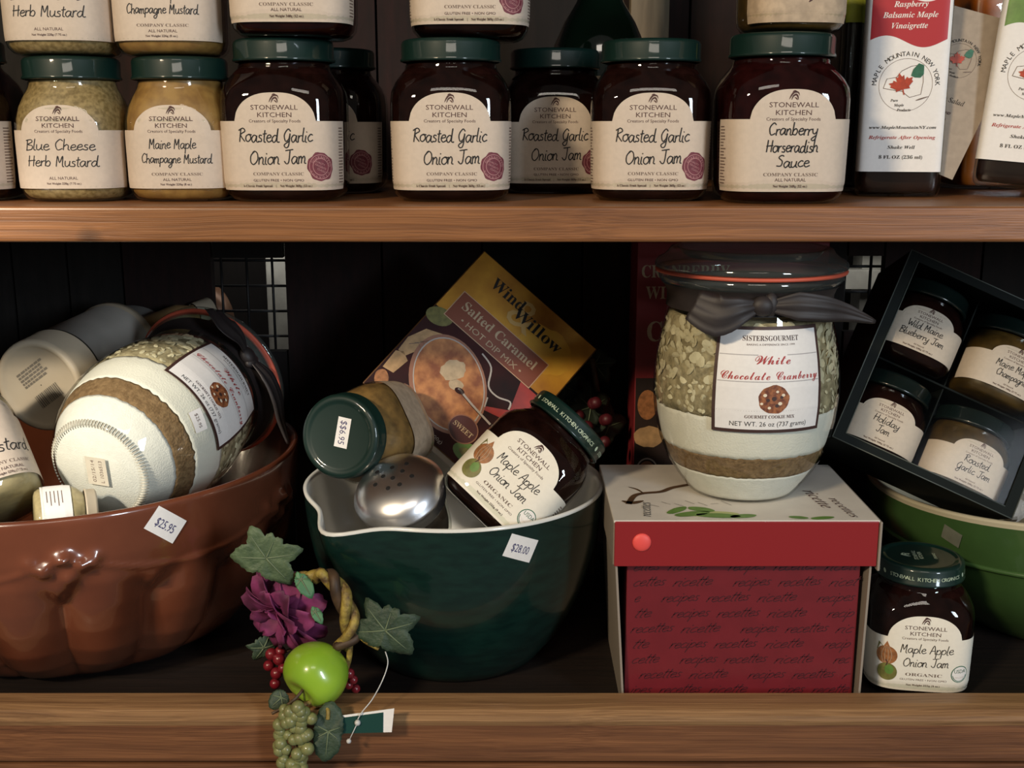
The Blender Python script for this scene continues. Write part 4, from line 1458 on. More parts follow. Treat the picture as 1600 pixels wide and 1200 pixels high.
# ================================================================== hot dip mix carton
BW, BH, BD = 116.0, 160.0, 30.0
KX = 1.14
rgt, upv = cv(.752, -.66, .0).normalized(), cv(.71, .66, -.24).normalized()
nrm = rgt.cross(upv).normalized()
if nrm.dot(C_B) < 0: nrm = -nrm
upv = nrm.cross(rgt).normalized()
if upv.dot(C_U) < 0: upv = -upv
P0 = W(566, 598, .952)
Mb = frame(P0, upv, nrm)
bx = thing('dip_mix_carton', 'tilted orange and maroon dip mix carton with a baked dish picture, in the green bowl', 'carton', Mb)
GOLD = mat('print_gold_orange', (0.66, 0.34, 0.04, 1), 0.5, col2=(0.34, 0.13, 0.015, 1), scale=22, spec=.3)
GOLD2 = mat('print_bright_gold', (0.72, 0.42, 0.05, 1), 0.5, col2=(0.58, 0.28, 0.03, 1), scale=30, spec=.3)
MAROON = mat('print_maroon', (0.055, 0.010, 0.010, 1), 0.6, col2=(0.008, 0.005, 0.006, 1), scale=14, spec=.2)
BANNER = mat('print_banner_rust', (0.22, 0.055, 0.024, 1), 0.5)
CRUST = mat('print_baked_crust', (0.56, 0.24, 0.085, 1), 0.6, col2=(0.24, 0.075, 0.03, 1), scale=90)
DISH = mat('print_dish_rim', (0.30, 0.13, 0.075, 1), 0.5)
CREAMP = mat('print_cream', (0.58, 0.44, 0.28, 1), 0.6, var=.25, scale=150)
PEACH = mat('print_bread', (0.52, 0.32, 0.15, 1), 0.6, var=.35, scale=120)
SILVER = mat('print_silver', (0.45, 0.40, 0.36, 1), 0.5)
GLOW = mat('print_hot_red', (0.40, 0.03, 0.02, 1), 0.5, col2=(0.12, 0.012, 0.012, 1), scale=30)
b = MB(); b.box(0, BW * KX * .001, 0, BD * .001, 0, BH * .001)
cb = bevel(b.build('body', mat('carton_board', (0.16, 0.075, 0.018, 1), .5, col2=(.10, .04, .012, 1), scale=25), bx, smooth=False), .0012, 2)
s = Sheet()
s.rect(1, 1, BW - 1, 94, MAROON, 0)
s.rect(1, 94, BW - 1, BH - 1, GOLD, 0)
s.disc(86, 128, 24, 19, GOLD2, 1, n=30, wob=.08)
s.poly([(70, 48), (BW - 3, 62), (BW - 3, 92), (88, 92), (96, 66)], GLOW, 1)
s.rect(10, 92, 96, 120, mat('banner_line', (0.55, 0.36, 0.22, 1), .5), 2)
s.rect(10.7, 92.7, 95.3, 119.3, BANNER, 3)
s.text('Salted Caramel', 53, 110.5, 8.4, CREAMP, 4, 'serif', width=72)
s.text('• HOT DIP MIX •', 53, 98.6, 5.2, CREAMP, 4, 'sans', width=60)
s.text('&', 57, 139, 27, mat('print_ampersand', (0.60, 0.38, 0.12, 1), .5), 3, 'serifi')
s.text('Wind', 37, 144, 10.5, BLACK, 4, 'serif', width=31)
s.text('Willow', 72, 137, 10.5, BLACK, 4, 'serif', width=46)
# baked dish
dr = math.radians(133)
s.disc(48, 48, 41, 31, DISH, 2, rot=dr, n=44)
s.disc(48.5, 48.5, 38.5, 28.5, SILVER, 3, rot=dr, n=44, rings=1, inner=.97)
s.disc(48.5, 48.5, 37.5, 27.5, CRUST, 3, rot=dr, n=44)
s.disc(44, 60, 11, 8, CREAMP, 4, rot=1.2, n=22, wob=.10)
s.disc(53, 52, 6, 4.5, CREAMP, 4, rot=.7, n=16, wob=.1)
s.disc(58, 50, 4, 2.6, MAROON, 5, rot=.3, n=14)
s.line([(56, 51), (72, 48), (92, 45.5)], 2.2, SILVER, 5, 4)
s.line([(56, 50), (72, 47), (92, 44.5)], .5, MAROON, 6, 4)
s.line([(52, 88), (64, 84), (72, 70), (82, 68), (92, 72), (95, 66)], 1.4, SILVER, 4, 5)
s.line([(77, 62), (80, 54)], 1.0, SILVER, 4)
s.disc(79, 27, 12.2, 12.2, DISH, 6, n=30); s.disc(79, 27, 11.2, 11.2, mat('print_badge', (0.075, 0.014, 0.014, 1), .5), 7, n=30)
s.text('SWEET', 79, 27, 4.4, CREAMP, 8, 'serif', width=17.5)
s.text('Net Wt. 3.5 oz (100g)', 52, 6, 3.0, SILVER, 6, 'sans', width=44)
for pts in ([(3, 22), (12, 24), (14, 40), (7, 44), (2, 40)], [(3, 42), (10, 42), (18, 62), (20, 78), (8, 72), (2, 56)]):
    s.poly(pts, PEACH, 1)
for i in range(4): s.line([(6 + i * 2.6, 52 + i * 4), (11 + i * 2.2, 58 + i * 3), (14 + i * 1.5, 56 + i * 4)], .5, GREYINK, 2)
s.disc(8, 14, 5.5, 7.5, ONION, 1, rot=.4, n=18, wob=.05)
s.disc(9, 88, 11, 8, OLIVE, 1, rot=.5, n=20)
s.disc(98, 15, 17, 9, LIMEG, 3, rot=.25, n=24); s.disc(98, 15, 12, 4.5, OLIVE, 4, rot=.25, n=20)
s.poly([(97, 22), (114, 30), (114, 44), (101, 40)], PEACH, 2)
s.build('front_print', planar(Vector((0, 0, 0)), Vector((KX, 0, 0)), Vector((0, 0, 1))), cb)

# ================================================================== tall red book-like boxes behind the cookie jar
MRN = mat('deep_red_carton', (0.26, 0.018, 0.024, 1), .5, var=.15, scale=30)
DRK = mat('carton_dark_picture', (0.028, 0.014, 0.010, 1), .5, var=.5, scale=40)
xa, xb = W(994, 500, 1.02).x, W(1290, 500, 1.02).x
ya = CAM_Y + 1.02
t = thing('baking_mix_carton', 'tall deep red carton standing behind the cookie mix jar with the ribbon', 'carton', Matrix.Translation(((xa + xb) / 2, ya + .03, .0004)))
hw = (xb - xa) / 2
b = MB(); b.box(-hw, hw, -.03, .03, 0, .328)
cb = bevel(b.build('body', MRN, t, smooth=False), .001)
s = Sheet()
OW = 2 * hw * 1000
s.rect(1, 2, OW - 1, 205, DRK, 0)
s.text('CRANBERRY', 4, 302, 11, CREAMP, 1, 'serif', align='l', width=78)
s.text('WILD', 8, 283, 11, CREAMP, 1, 'serif', align='l', width=36)
s.text('CAKE', 10, 248, 18, CREAMP, 1, 'serif', align='l', width=58)
s.disc(12, 180, 9, 14, ONION, 1, n=20)
s.disc(14, 150, 14, 10, PEACH, 1, n=20, wob=.06)
s.disc(13, 118, 10, 12, SILVER, 1, n=24, rings=1, inner=.88); s.disc(13, 118, 7.5, 9, DISH, 1, n=20)
s.text('VANILLA', 6, 90, 7, SILVER, 1, 'serif', align='l', width=60)
s.build('front_print', planar(Vector((-hw, -.03, 0)), Vector((1, 0, 0)), Vector((0, 0, 1))), cb)

# ================================================================== the other things in the terracotta bowl
TUB = mat('cream_plastic_tub', (0.50, 0.43, 0.32, 1), 0.45, var=.08, scale=40, coat=.1)
TUBW = mat('pale_grey_tub_label', (0.42, 0.40, 0.36, 1), 0.4, var=.12, scale=30, coat=.2)
BARS = mat('grey_barcode_ink', (0.17, 0.15, 0.12, 1), .6)
axt = Vector((.22, .96, .10)).normalized()
tm = frame(W(60, 604, .965), axt, Vector((.2, -1, 1.2)))
tub = thing('plastic_tub', 'pale round tub lying with its printed base towards the viewer behind the tilted jar', 'tub', tm)
lathe('body', [(.0005, .004), (.032, .004), (.035, .0015), (.038, 0), (.0405, .0012), (.0415, .005), (.0415, .030), (.0422, .031), (.0422, .033), (.0415, .034), (.0415, .118), (.043, .119), (.043, .126), (.0405, .128), (.0005, .128)], [TUB, TUBW, mat('dark_tub_ring', (.03, .025, .02, 1), .5)], tub, 64,
      [0, 0, 0, 0, 0, 0, 0, 2, 0, 1, 0, 0, 0, 0])
li = tm.inverted().to_3x3()
sx = (li @ C_R); sx = Vector((sx.x, sx.y, 0)).normalized(); sy = Vector((0, 0, -1)).cross(sx)
s = Sheet()
rng = random.Random(2)
a_ = .62
def rot2(x, y): return (x * math.cos(a_) - y * math.sin(a_), x * math.sin(a_) + y * math.cos(a_))
for r in range(5):
    y = 17 - r * 3.0
    x = -15
    while x < 13:
        L = rng.uniform(2, 5)
        s.poly([rot2(*q) for q in ((x, y), (x + L, y), (x + L, y + 1.8), (x, y + 1.8))], BARS, 0)
        x += L + .8
x = -13
while x < 13:
    L = rng.uniform(.4, 1.4)
    s.poly([rot2(*q) for q in ((x, -17), (x + L, -17), (x + L, -5), (x, -5))], BARS, 0)
    x += L + rng.uniform(.5, 1.1)
s.build('base_print', planar(Vector((0, 0, .0037)), sx, sy), tub)

axk = Vector((.62, .76, .12)).normalized()
tm2 = frame(W(165, 540, 1.13), axk, Vector((.2, -1, 1.2)))
jar2 = thing('spice_tin', 'pale metal canister lying farthest back in the terracotta bowl', 'canister', tm2)
GREYTIN = mat('pale_grey_tin', (0.30, 0.295, 0.28, 1), 0.35, coat=.3, var=.2, scale=20)
lathe('body', [(.0005, .003), (.030, .003), (.033, 0), (.034, .002), (.034, .115)], GREYTIN, jar2, 48)
lathe('lid', [(.034, .1152), (.0352, .116), (.0352, .132), (.0335, .134), (.0005, .134)], mat('brown_tin_lid', (.14, .07, .04, 1), .35, metal=.3), jar2, 48)
axb = Vector((.66, .70, .22)).normalized()
tm3 = frame(W(190, 535, 1.08), axb, Vector((.2, -1, 1.2)))
bt = thing('spice_bottle', 'slim tan bottle wedged between the pale tub and the tilted cookie mix jar', 'bottle', tm3)
lathe('body', [(.0005, .001), (.013, 0), (.015, .002), (.0155, .006), (.0155, .065), (.012, .074), (.0095, .079), (.0095, .082)], mat('tan_bottle_plastic', (.40, .25, .11, 1), .3, coat=.6, var=.2, scale=30), bt, 40)
lathe('cap', [(.0108, .0822), (.0112, .083), (.0112, .100), (.0100, .1015), (.0005, .1015)], TUB, bt, 32)

# mustard jar leaning at the bowl's edge, and a second one below it
CREAMM = mat('cream_mustard', (0.50, 0.40, 0.22, 1), 0.5, var=.2, scale=200)
s = Sheet()
arched(s, 50, 9, 47.5, 64, 26)
s.disc(-2, 50, 9.5, 10.5, OLIVE, 1, n=24, wob=.06); s.disc(-4, 52, 5, 6, mat('print_gold_pear', (.45, .30, .06, 1), .5), 2, n=20)
s.hand('Honey Mustard', -1, 27, 3.7, BLACK, 2, .6, width=50) if False else s.hand('Mustard', 9, 24, 4.2, BLACK, 2, .65, width=34)
s.text('COMPANY CLASSIC', 6, 17.5, 2.0, GREYINK, 1, 'serif', width=32)
s.text('ALL NATURAL', 6, 13.8, 1.8, INK, 1, 'sans', width=19)
s.text('Net Weight 220g (7.75 oz.)', 6, 11, 1.3, INK, 1, 'serif', width=22)
mj = jar('mustard', 'mustard jar with a golden fruit on its label, leaning on the terracotta rim', 'jar', frame(W(-20, 812, .832), cv(-.46, .86, -.22), cv(.32, .30, 1)) @ Matrix.Scale(1.3, 4), CREAMM, s, name='mustard_jar', th0=.42)
s = Sheet(); s.columns([-30 + 60 * i / 40 for i in range(41)], lambda x: 8, lambda x: 40, WPAPER, 0, 4)
for i in range(5): s.rect(-12, 14 + 4 * i, 6 + (i * 5) % 9, 15 + 4 * i, GREYINK, 1, 6, 1)
jar('mini', 'small pale jar lying low in the terracotta bowl beneath the mustard jar', 'jar', frame(W(52, 814, .815), cv(.86, .05, -.40), cv(.1, .75, .65)) @ Matrix.Scale(.66, 4), CREAMM, s, name='spread_jar', lid_mat=TUB)

# ================================================================== gift box with four small jars
GX = mat('black_green_card', (0.006, 0.009, 0.008, 1), 0.7, var=.3, scale=20, spec=.15)
GXE = mat('pale_card_edge', (0.085, 0.10, 0.09, 1), 0.5)  # thin edges paler than the card itself
PLAST = thin_glass('clear_plastic_film', (0.96, 0.97, 0.96, 1), 0.003, 0.08)
rgt, upv = cv(.906, -.42, .04).normalized(), cv(.42, .90, -.14)
nrm = rgt.cross(upv).normalized()
if nrm.dot(C_B) < 0: nrm = -nrm
upv = nrm.cross(rgt).normalized()
if upv.dot(C_U) < 0: upv = -upv
P0 = W(1300, 682, .872)
Gm = frame(P0, upv, nrm)
gw, gh, gd = .152, .166, .078
gx = thing('gift_box', 'black-green windowed gift box leaning in the mid green bowl, holding four small jars', 'box', Gm)
T = .0016
b = MB()
b.box(0, gw, gd - T, gd, 0, gh); b.box(0, T, 0, gd, 0, gh); b.box(gw - T, gw, 0, gd, 0, gh); b.box(T, gw - T, 0, gd, 0, T); b.box(T, gw - T, 0, gd, gh - T, gh)
bevel(b.build('tray', GX, gx, smooth=False), .0005)
fw = .0085
b = MB()
b.box(0, fw, -.001, .0002, 0, gh); b.box(gw - fw, gw, -.001, .0002, 0, gh); b.box(fw, gw - fw, -.001, .0002, 0, fw * .8); b.box(fw, gw - fw, -.001, .0002, gh - fw * .8, gh)
b.build('window_frame', GX, gx, smooth=False)
b = MB()
for a, c in (((0, 0), (0, gh)), ((0, gh), (gw, gh)), ((gw, gh), (gw, 0)), ((gw, 0), (0, 0)), ((fw, fw * .8), (fw, gh - fw * .8)), ((fw, fw * .8), (gw - fw, fw * .8))):
    b.tube([(a[0], -.0012, a[1]), (c[0], -.0012, c[1])], .0005, 5)
b.build('edge_trim', GXE, gx)
b = MB(); b.add([(fw * .8, .0006, fw * .6), (gw - fw * .8, .0006, fw * .6), (gw - fw * .8, .0006, gh - fw * .6), (fw * .8, .0006, gh - fw * .6)], [(0, 1, 2, 3)])
b.build('window_film', PLAST, gx, smooth=False)
b = MB(); b.box(T, gw - T, .030, gd - T, .0825, .0840); b.box(.0755, .0765, .034, gd - T, T, .0825); b.box(.0755, .0765, .034, gd - T, .0840, gh - T)
b.build('divider', GX, gx, smooth=False)
mj_ = [('wild blueberry jam jar, upper inner corner of the gift box', .0392, .0852, JAM, ('Wild Maine', 'Blueberry Jam')),
       ('holiday jam jar, lower inner corner of the gift box beneath the blueberry jam', .0392, .0022, JAM, ('Holiday', 'Jam')),
       ('champagne mustard jar beside the blueberry jam in the gift box', .1120, .0852, MUST3, ('Maine Maple', 'Champagne')),
       ('garlic jelly jar beside the holiday jam in the gift box', .1120, .0022, MUST3, ('Roasted', 'Garlic Jam'))]
LIDK = mat('black_green_lid', (0.004, 0.010, 0.009, 1), 0.25, coat=.8)
for i, (lb, x, z, m, L) in enumerate(mj_):
    jar('mini', lb, 'jar', Gm @ Matrix.Translation((x, .0400, z)) @ Matrix.Rotation(-.08 if i < 2 else .05, 4, 'Z') @ Matrix.Scale(1.035, 4), m, mini_label(*L), 'small jars in the gift box', name='jam_jar', lid_mat=LIDK)

# crumpled tissue paper below the gift box
TISS = mat('white_tissue_paper', (0.58, 0.54, 0.48, 1), .8, var=.1, scale=60)
rng = random.Random(4)
V, F = [], []
N = 16
c0 = W(1622, 772, .892)
for j in range(N):
    for i in range(N):
        u, v = i / (N - 1) - .5, j / (N - 1) - .5
        V.append(c0 + C_R * (.050 * u) + C_U * (.040 * v + .008 * u) + C_B * (.012 * math.sin(9 * u + 3 * v) + rng.uniform(-.0025, .0025) - .03 * (u * u + v * v)))
for j in range(N - 1):
    for i in range(N - 1): F.append((j * N + i, j * N + i + 1, (j + 1) * N + i + 1, (j + 1) * N + i))
o = mesh_obj('tissue_paper', V, F, TISS, None, smooth=False)
so = o.modifiers.new('thickness', 'SOLIDIFY'); so.thickness = .0004
tag(o, 'crumpled white tissue paper at the lower corner of the gift box', 'paper')

# ================================================================== fruit spray hanging over the rail
GLEAF = mat('dusty_green_leaf', (0.085, 0.125, 0.060, 1), 0.6, col2=(0.045, 0.075, 0.035, 1), scale=120, bump=.4, bscale=400)
GLEAF2 = mat('dark_green_leaf', (0.040, 0.068, 0.038, 1), 0.6, col2=(0.02, 0.04, 0.022, 1), scale=120, bump=.4, bscale=400)
BLEAF = mat('bright_green_calyx', (0.07, 0.20, 0.09, 1), 0.55, var=.25, scale=100)
VEIN = mat('pale_leaf_vein', (0.13, 0.17, 0.095, 1), .6)
PETAL = mat('magenta_petal', (0.22, 0.030, 0.120, 1), 0.7, col2=(0.08, 0.010, 0.042, 1), scale=70)
APPLE = mat('green_apple_skin', (0.30, 0.50, 0.035, 1), 0.28, coat=.5, col2=(0.22, 0.40, 0.025, 1), scale=26)
STEMM = mat('brown_stem', (0.10, 0.06, 0.03, 1), .6, var=.4, scale=200)
VINEM = mat('yellow_brown_vine', (0.36, 0.27, 0.05, 1), .6, col2=(0.085, 0.045, 0.018, 1), scale=130, bump=.5, bscale=300)
BERRY = mat('red_berry', (0.19, 0.011, 0.020, 1), .3, coat=.4)
GRAPE = mat('dusty_green_grape', (0.21, 0.22, 0.085, 1), .4, coat=.15, var=.25, scale=100, sss=.15)
MAPLE_LEAF = [0.62, .70, .60, .80, 1.0, .78, .60, .74, .86, .98, .80, .66, .58, .50, .42]   # radius from tip side to the stalk


def leaf_blade(prof, size, curl=.12, seed=0, wavy=.03):
    """lobed leaf in local xy, tip along +y, slight cup and waves"""
    half = prof
    n = len(half)
    rng = random.Random(seed)
    ang, rad = [], []
    for i, r in enumerate(half):
        ang.append(math.pi / 2 - math.pi * i / (n - 1)); rad.append(r)
    for i in range(n - 2, 0, -1):
        ang.append(math.pi / 2 + math.pi * i / (n - 1)); rad.append(half[i] * rng.uniform(.94, 1.06))
    A, Rr = [], []
    for i in range(len(ang)):
        j = (i + 1) % len(ang)
        a0, a1 = ang[i], ang[j]
        while a1 - a0 > math.pi: a1 -= 2 * math.pi
        while a1 - a0 < -math.pi: a1 += 2 * math.pi
        for k in range(3):
            t = k / 3
            A.append(a0 + (a1 - a0) * t)
            jag = (.02 if k == 1 else -.01)
            Rr.append(rad[i] + (rad[j] - rad[i]) * t + jag)
    V, F = [Vector((0, 0, 0))], []
    RN = 5
    m = len(A)
    for q in range(1, RN + 1):
        for a, r in zip(A, Rr):
            x, y = r * q / RN * math.cos(a), r * q / RN * math.sin(a)
            z = -curl * (x * x + .6 * y * y) + wavy * math.sin(4.5 * a + seed) * (q / RN) ** 2 + .05 * abs(math.sin(2.5 * (a - math.pi / 2))) * q / RN
            V.append(Vector((x, y, z)) * size)
    for i in range(m): F.append((0, 1 + i, 1 + (i + 1) % m))
    for q in range(RN - 1):
        for i in range(m):
            i2 = (i + 1) % m
            F.append((1 + q * m + i, 1 + (q + 1) * m + i, 1 + (q + 1) * m + i2, 1 + q * m + i2))
    return V, F, A, Rr


def leaf_part(parent, M, size, prof, m, seed=0, curl=.15, name='leaf', wavy=.03):
    V, F, A, Rr = leaf_blade(prof, size, curl, seed, wavy)
    o = mesh_obj(name, [M @ v for v in V], [f[::-1] for f in F], m, parent, world=True)
    so = o.modifiers.new('thickness', 'SOLIDIFY'); so.thickness = .0005
    vb = MB()
    for a in (math.pi / 2, math.pi / 2 - 1.0, math.pi / 2 + 1.0, math.pi / 2 - 2.0, math.pi / 2 + 2.0):
        pts = []
        for q in range(7):
            t = q / 7
            k = min(range(len(A)), key=lambda i: abs(((A[i] - a + math.pi) % (2 * math.pi)) - math.pi))
            r = Rr[k] * t * .93
            x, y = r * math.cos(a), r * math.sin(a)
            z = -curl * (x * x + .6 * y * y) + wavy * math.sin(4.5 * a + seed) * t ** 2 + .05 * abs(math.sin(2.5 * (a - math.pi / 2))) * t
            pts.append(M @ (Vector((x, y, z)) * size + Vector((0, 0, .0003))))
        vb.tube(pts, [.0007 * (1 - .7 * q / 6) for q in range(7)], 5)
    vb.build('vein', VEIN, o, world=True)
    return o


def leafM(px, py, d, tip, n=(0, 0, 1)):
    """leaf frame: origin at the stalk end pixel, tip direction in the picture plane (right, up, towards)"""
    y = cv(*tip).normalized(); z = cv(*n); z = (z - y * z.dot(y)).normalized(); x = y.cross(z)
    m = Matrix((x, y, z)).transposed().to_4x4(); m.translation = W(px, py, d)
    return m


sp = thing('fruit_spray', 'artificial spray of green apple, grapes, leaves and a magenta flower hanging over the rail', 'ornament', Matrix.Translation(W(495, 1085, .76)))
PX = .8 / FPX                                  # metres per pixel near the rail
# apple
ac = W(495, 1052, .757)
ap = MB()
Ra = 51.5 * PX * 1.03
nu, nv = 40, 26
axa = cv(-.55, -.62, .56).normalized()          # stalk end: down, to one side and towards the viewer
Ma = frame(Vector((0, 0, 0)), axa, cv(.3, .5, .8))
V, F = [], []
for j in range(nv + 1):
    ph = math.pi * j / nv
    r = Ra * math.sin(ph) * (1 + .06 * math.cos(ph))
    z = Ra * (.95 * math.cos(ph) - .30 * math.exp(-(ph / .42) ** 2) + .14 * math.exp(-((math.pi - ph) / .35) ** 2))
    for i in range(nu):
        th = 2 * math.pi * i / nu
        k = 1 + .025 * math.cos(5 * th) * math.sin(ph)
        V.append(ac + Ma @ Vector((r * k * math.cos(th), r * k * math.sin(th), z)))
for j in range(nv):
    for i in range(nu):
        i2 = (i + 1) % nu
        F.append((j * nu + i, (j + 1) * nu + i, (j + 1) * nu + i2, j * nu + i2))
apo = mesh_obj('apple', V, F, APPLE, sp, world=True)
apo['label'] = 'glossy green apple'
b = MB()
p0 = ac + axa * Ra * .62
b.tube(catmull([p0, p0 + axa * .008, p0 + axa * .013 + cv(-.004, -.002, 0), p0 + axa * .017 + cv(-.011, -.004, 0)], 4), .0012, 7)
b.build('stalk', STEMM, apo, world=True)
# leaves
leaf_part(sp, leafM(416, 872, .775, (.42, .88, .2), (.2, .3, .9)), 62 * PX, MAPLE_LEAF, GLEAF, 1, .12)
leaf_part(sp, leafM(602, 985, .758, (.30, .93, .1), (-.1, -.1, 1)), 60 * PX, MAPLE_LEAF, GLEAF2, 2, .22)
leaf_part(sp, leafM(513, 1143, .733, (-.10, -1, .05), (.1, .1, 1)), 50 * PX, [1.0, .84, .66, .55, .48, .46, .48, .55, .66, .84, .95], GLEAF2, 3, .2)
leaf_part(sp, leafM(470, 905, .772, (.55, -.75, .3), (.1, .4, .9)), 36 * PX, [1.0, .70, .48, .36, .30, .27, .27, .30, .40], BLEAF, 4, .3, 'calyx_leaf')
leaf_part(sp, leafM(492, 955, .770, (.55, -.75, .3), (.1, .4, .9)), 24 * PX, [1.0, .70, .48, .36, .30, .27, .27, .30, .40], BLEAF, 5, .3, 'calyx_leaf')
leaf_part(sp, leafM(412, 1012, .80, (-.4, .8, .3), (.1, .4, .9)), 24 * PX * 1.2, MAPLE_LEAF, GLEAF2, 6, .3)
leaf_part(sp, leafM(440, 1090, .742, (-.7, -.6, .3), (.2, .3, .9)), 20 * PX * 1.2, [1.0, .9, .78, .70, .62, .56, .5, .45, .40], GLEAF2, 7, .25)
# flower: rings of cupped petals facing down towards one side
fc = W(440, 957, .795)
axf = cv(-.52, -.45, .60).normalized()
Mf = frame(fc, axf, cv(.2, .9, .3))
rng = random.Random(6)
fo = None
pet = MB()
def petal_verts(a, tilt, L, wd, base):
    P = []
    for i in range(7):
        t = i / 6
        for j in range(5):
            u = (j - 2) / 2
            w_ = wd * (math.sin(math.pi * min(1, .18 + .70 * t)) ** .8)
            x = u * w_
            rr = base + L * t * math.cos(tilt - .5 * t)
            z = L * t * math.sin(tilt - .5 * t) + .25 * w_ * u * u + .0012 * math.sin(7 * u + 5 * t + a)
            P.append(Vector((x * math.cos(a) - rr * math.sin(a), x * math.sin(a) + rr * math.cos(a), z)))
    fs = [(i * 5 + j, i * 5 + j + 1, (i + 1) * 5 + j + 1, (i + 1) * 5 + j) for i in range(6) for j in range(4)]
    return P, fs
hub = MB(); hub.ball(fc, .006, .006, .006, 12, 8)
fo = hub.build('flower', PETAL, sp, world=True)
fo['label'] = 'magenta artificial flower'
for ring, (n, tilt, L, wd) in enumerate(((9, .15, .030, .0105), (8, .55, .027, .0095), (6, .95, .022, .008), (5, 1.25, .016, .006))):
    for i in range(n):
        P, fs = petal_verts(2 * math.pi * (i + .5 * (ring % 2)) / n + rng.uniform(-.1, .1), tilt + rng.uniform(-.12, .12), 1.22 * L * rng.uniform(.9, 1.1), 1.22 * wd, .002)
        o = mesh_obj('petal', [Mf @ p for p in P], fs, PETAL, fo, world=True)
        so = o.modifiers.new('thickness', 'SOLIDIFY'); so.thickness = .0004
# vines
vn = MB()
def px_path(pts): return catmull([W(*p) for p in pts], 6)
vp = px_path([(484, 906, .782), (508, 896, .776), (530, 922, .770), (545, 962, .766), (548, 995, .764), (530, 1012, .764)])
for k in range(3):
    off = []
    for i, p in enumerate(vp):
        g = i * .35 + k * 2.1
        off.append(p + cv(math.cos(g), .3 * math.sin(g), math.sin(g)) * .0042)
    vn.tube(off, [.0040 - .0012 * abs(i / len(off) - .4) for i in range(len(off))], 8, mi=1 if k == 2 else 0)
vn.tube(px_path([(530, 1010, .764), (518, 1030, .764), (505, 1042, .762)]), .0028, 7)
vn.tube(px_path([(548, 990, .764), (545, 1030, .764), (535, 1060, .766)]), .0022, 7)
vn.tube(px_path([(458, 902, .785), (476, 898, .782), (490, 904, .780)]), .003, 7)
vn.tube(px_path([(535, 1060, .766), (500, 1090, .752), (470, 1105, .740), (462, 1130, .734)]), .0018, 7)
vn.tube(px_path([(500, 1090, .752), (512, 1108, .738), (512, 1124, .735)]), .0015, 7)
vn.tube(px_path([(484, 906, .782), (470, 930, .790), (450, 952, .795)]), .0018, 7)
vn.tube(px_path([(548, 980, .764), (570, 1002, .763), (592, 1014, .762)]), .0014, 7)
vn.build('vine', [VINEM, mat('dark_brown_vine', (.075, .04, .018, 1), .6, var=.5, scale=120)], sp, world=True)
# berries
for (x, y, d, r) in ((424, 1022, .800, 11), (436, 1030, .796, 11), (420, 1040, .802, 10), (432, 1052, .798, 11), (442, 1044, .794, 9), (430, 1068, .800, 10), (438, 1018, .802, 10), (546, 1052, .768, 9), (552, 1062, .770, 8), (545, 1070, .772, 8), (556, 1076, .776, 8)):
    b = MB(); b.ball(W(x, y, d), r * PX * .95, nu=16, nv=10); b.build('berry', BERRY, sp, world=True)
bs = MB()
bs.tube(px_path([(530, 1012, .775), (470, 1010, .80), (432, 1030, .805), (428, 1066, .806)]), .0011, 6)
bs.tube(px_path([(535, 1040, .772), (548, 1056, .774), (550, 1074, .778)]), .0009, 6)
bs.build('berry_stem', STEMM, sp, world=True)
# grapes hanging over the rail face
gs = MB(); gs.tube(px_path([(470, 1104, .740), (466, 1130, .7335), (462, 1180, .7315), (458, 1215, .7310)]), .0012, 6)
go = gs.build('grape_bunch', STEMM, sp, world=True)
go['label'] = 'dusty green grape bunch'
rng = random.Random(9)
for i in range(46):
    t = i / 45
    hw = 27 * math.sin(math.pi * (.25 + .62 * t)) + 3
    x = 467 - 8 * t + rng.uniform(-hw, hw)
    y = 1106 + 102 * t + rng.uniform(-4, 4)
    d = .7345 - .0065 * math.cos((x - 463) / 26) + rng.uniform(-.002, .003)
    b = MB(); b.ball(W(x, y, d - .001), rng.uniform(8.4, 11.0) * PX, nu=12, nv=8); b.build('grape', GRAPE, go, world=True)
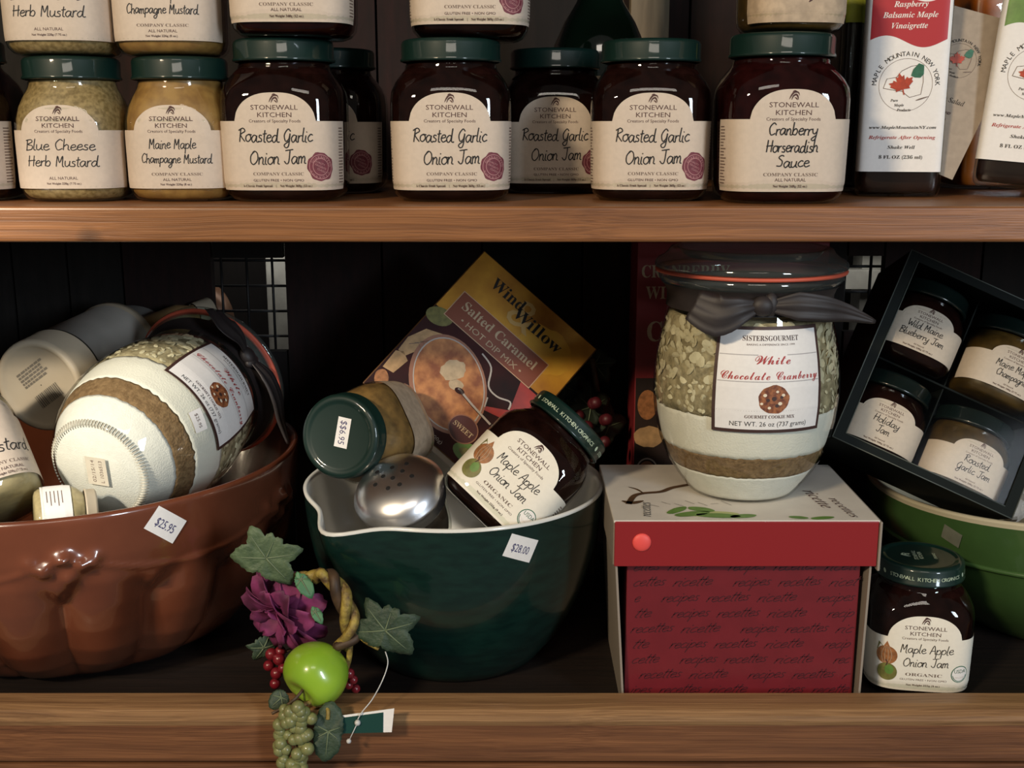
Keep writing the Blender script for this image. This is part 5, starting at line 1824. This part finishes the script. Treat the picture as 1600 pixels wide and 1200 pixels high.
# folded price tag on a plastic thread
TAGG = mat('dark_green_tag_print', (0.008, 0.05, 0.042, 1), .4, coat=.2)
tg = [W(534, 1118, .7385), W(616, 1107, .7365), W(612, 1144, .7350), W(530, 1146, .7370)]
nn = (tg[1] - tg[0]).cross(tg[3] - tg[0]).normalized()
if nn.dot(C_B) < 0: nn = -nn
b = MB(); back = [p - nn * .0006 for p in tg]
b.add(tg + back, [(3, 2, 1, 0), (4, 5, 6, 7), (0, 1, 5, 4), (1, 2, 6, 5), (2, 3, 7, 6), (3, 0, 4, 7)])
to = b.build('price_tag', WPAPER, sp, smooth=False, world=True)
f = lambda u, v: tg[0].lerp(tg[1], u).lerp(tg[3].lerp(tg[2], u), v) + nn * .0003
b = MB(); b.add([f(0.0, .12), f(.80, .10), f(.84, 1), f(0, 1)], [(3, 2, 1, 0)])
b.build('tag_print', TAGG, to, smooth=False, world=True)
b = MB()
CLEAR = mat('clear_plastic_thread', (0.55, 0.55, 0.54, 1), .3)
b.tube(px_path([(602, 1018, .760), (606, 1036, .757), (598, 1062, .752), (582, 1092, .742), (566, 1112, .7365), (559, 1124, .7355)]), .00045, 5)
b.ball(f(.33, .45) + nn * .0008, .0022, nu=10, nv=7); b.ball(W(545, 1158, .7345), .0018, nu=10, nv=7)
b.tube([f(.33, .45) + nn * .0008, W(545, 1158, .7345)], .0004, 5)
b.build('thread', CLEAR, to, world=True)

# ================================================================== dark foliage with berries behind the green bowl
ds = thing('berry_garland', 'shadowed artificial garland of dark leaves and red berries behind the dark green bowl', 'ornament', Matrix.Translation(W(925, 900, 1.03)))
rng = random.Random(12)
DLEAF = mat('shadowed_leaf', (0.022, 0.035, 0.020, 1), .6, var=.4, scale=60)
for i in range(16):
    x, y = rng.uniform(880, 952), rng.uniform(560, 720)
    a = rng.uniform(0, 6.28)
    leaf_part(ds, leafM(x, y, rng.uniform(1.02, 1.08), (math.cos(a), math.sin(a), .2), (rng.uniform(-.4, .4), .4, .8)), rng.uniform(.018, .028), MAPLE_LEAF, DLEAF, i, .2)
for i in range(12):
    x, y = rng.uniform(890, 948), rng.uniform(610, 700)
    b = MB(); b.ball(W(x, y, rng.uniform(1.005, 1.015)), .0055, nu=12, nv=8); b.build('berry', mat('shaded_berry', (.085, .008, .014, 1), .5), ds, world=True)  # berry red darkened, shade painted into the colour
b = MB()
b.tube(px_path([(925, 560, 1.05), (935, 640, 1.05), (925, 720, 1.055), (930, 820, 1.05), (925, 895, 1.04)]), .003, 7)
b.build('vine', STEMM, ds, world=True)

bpy.context.view_layer.update()
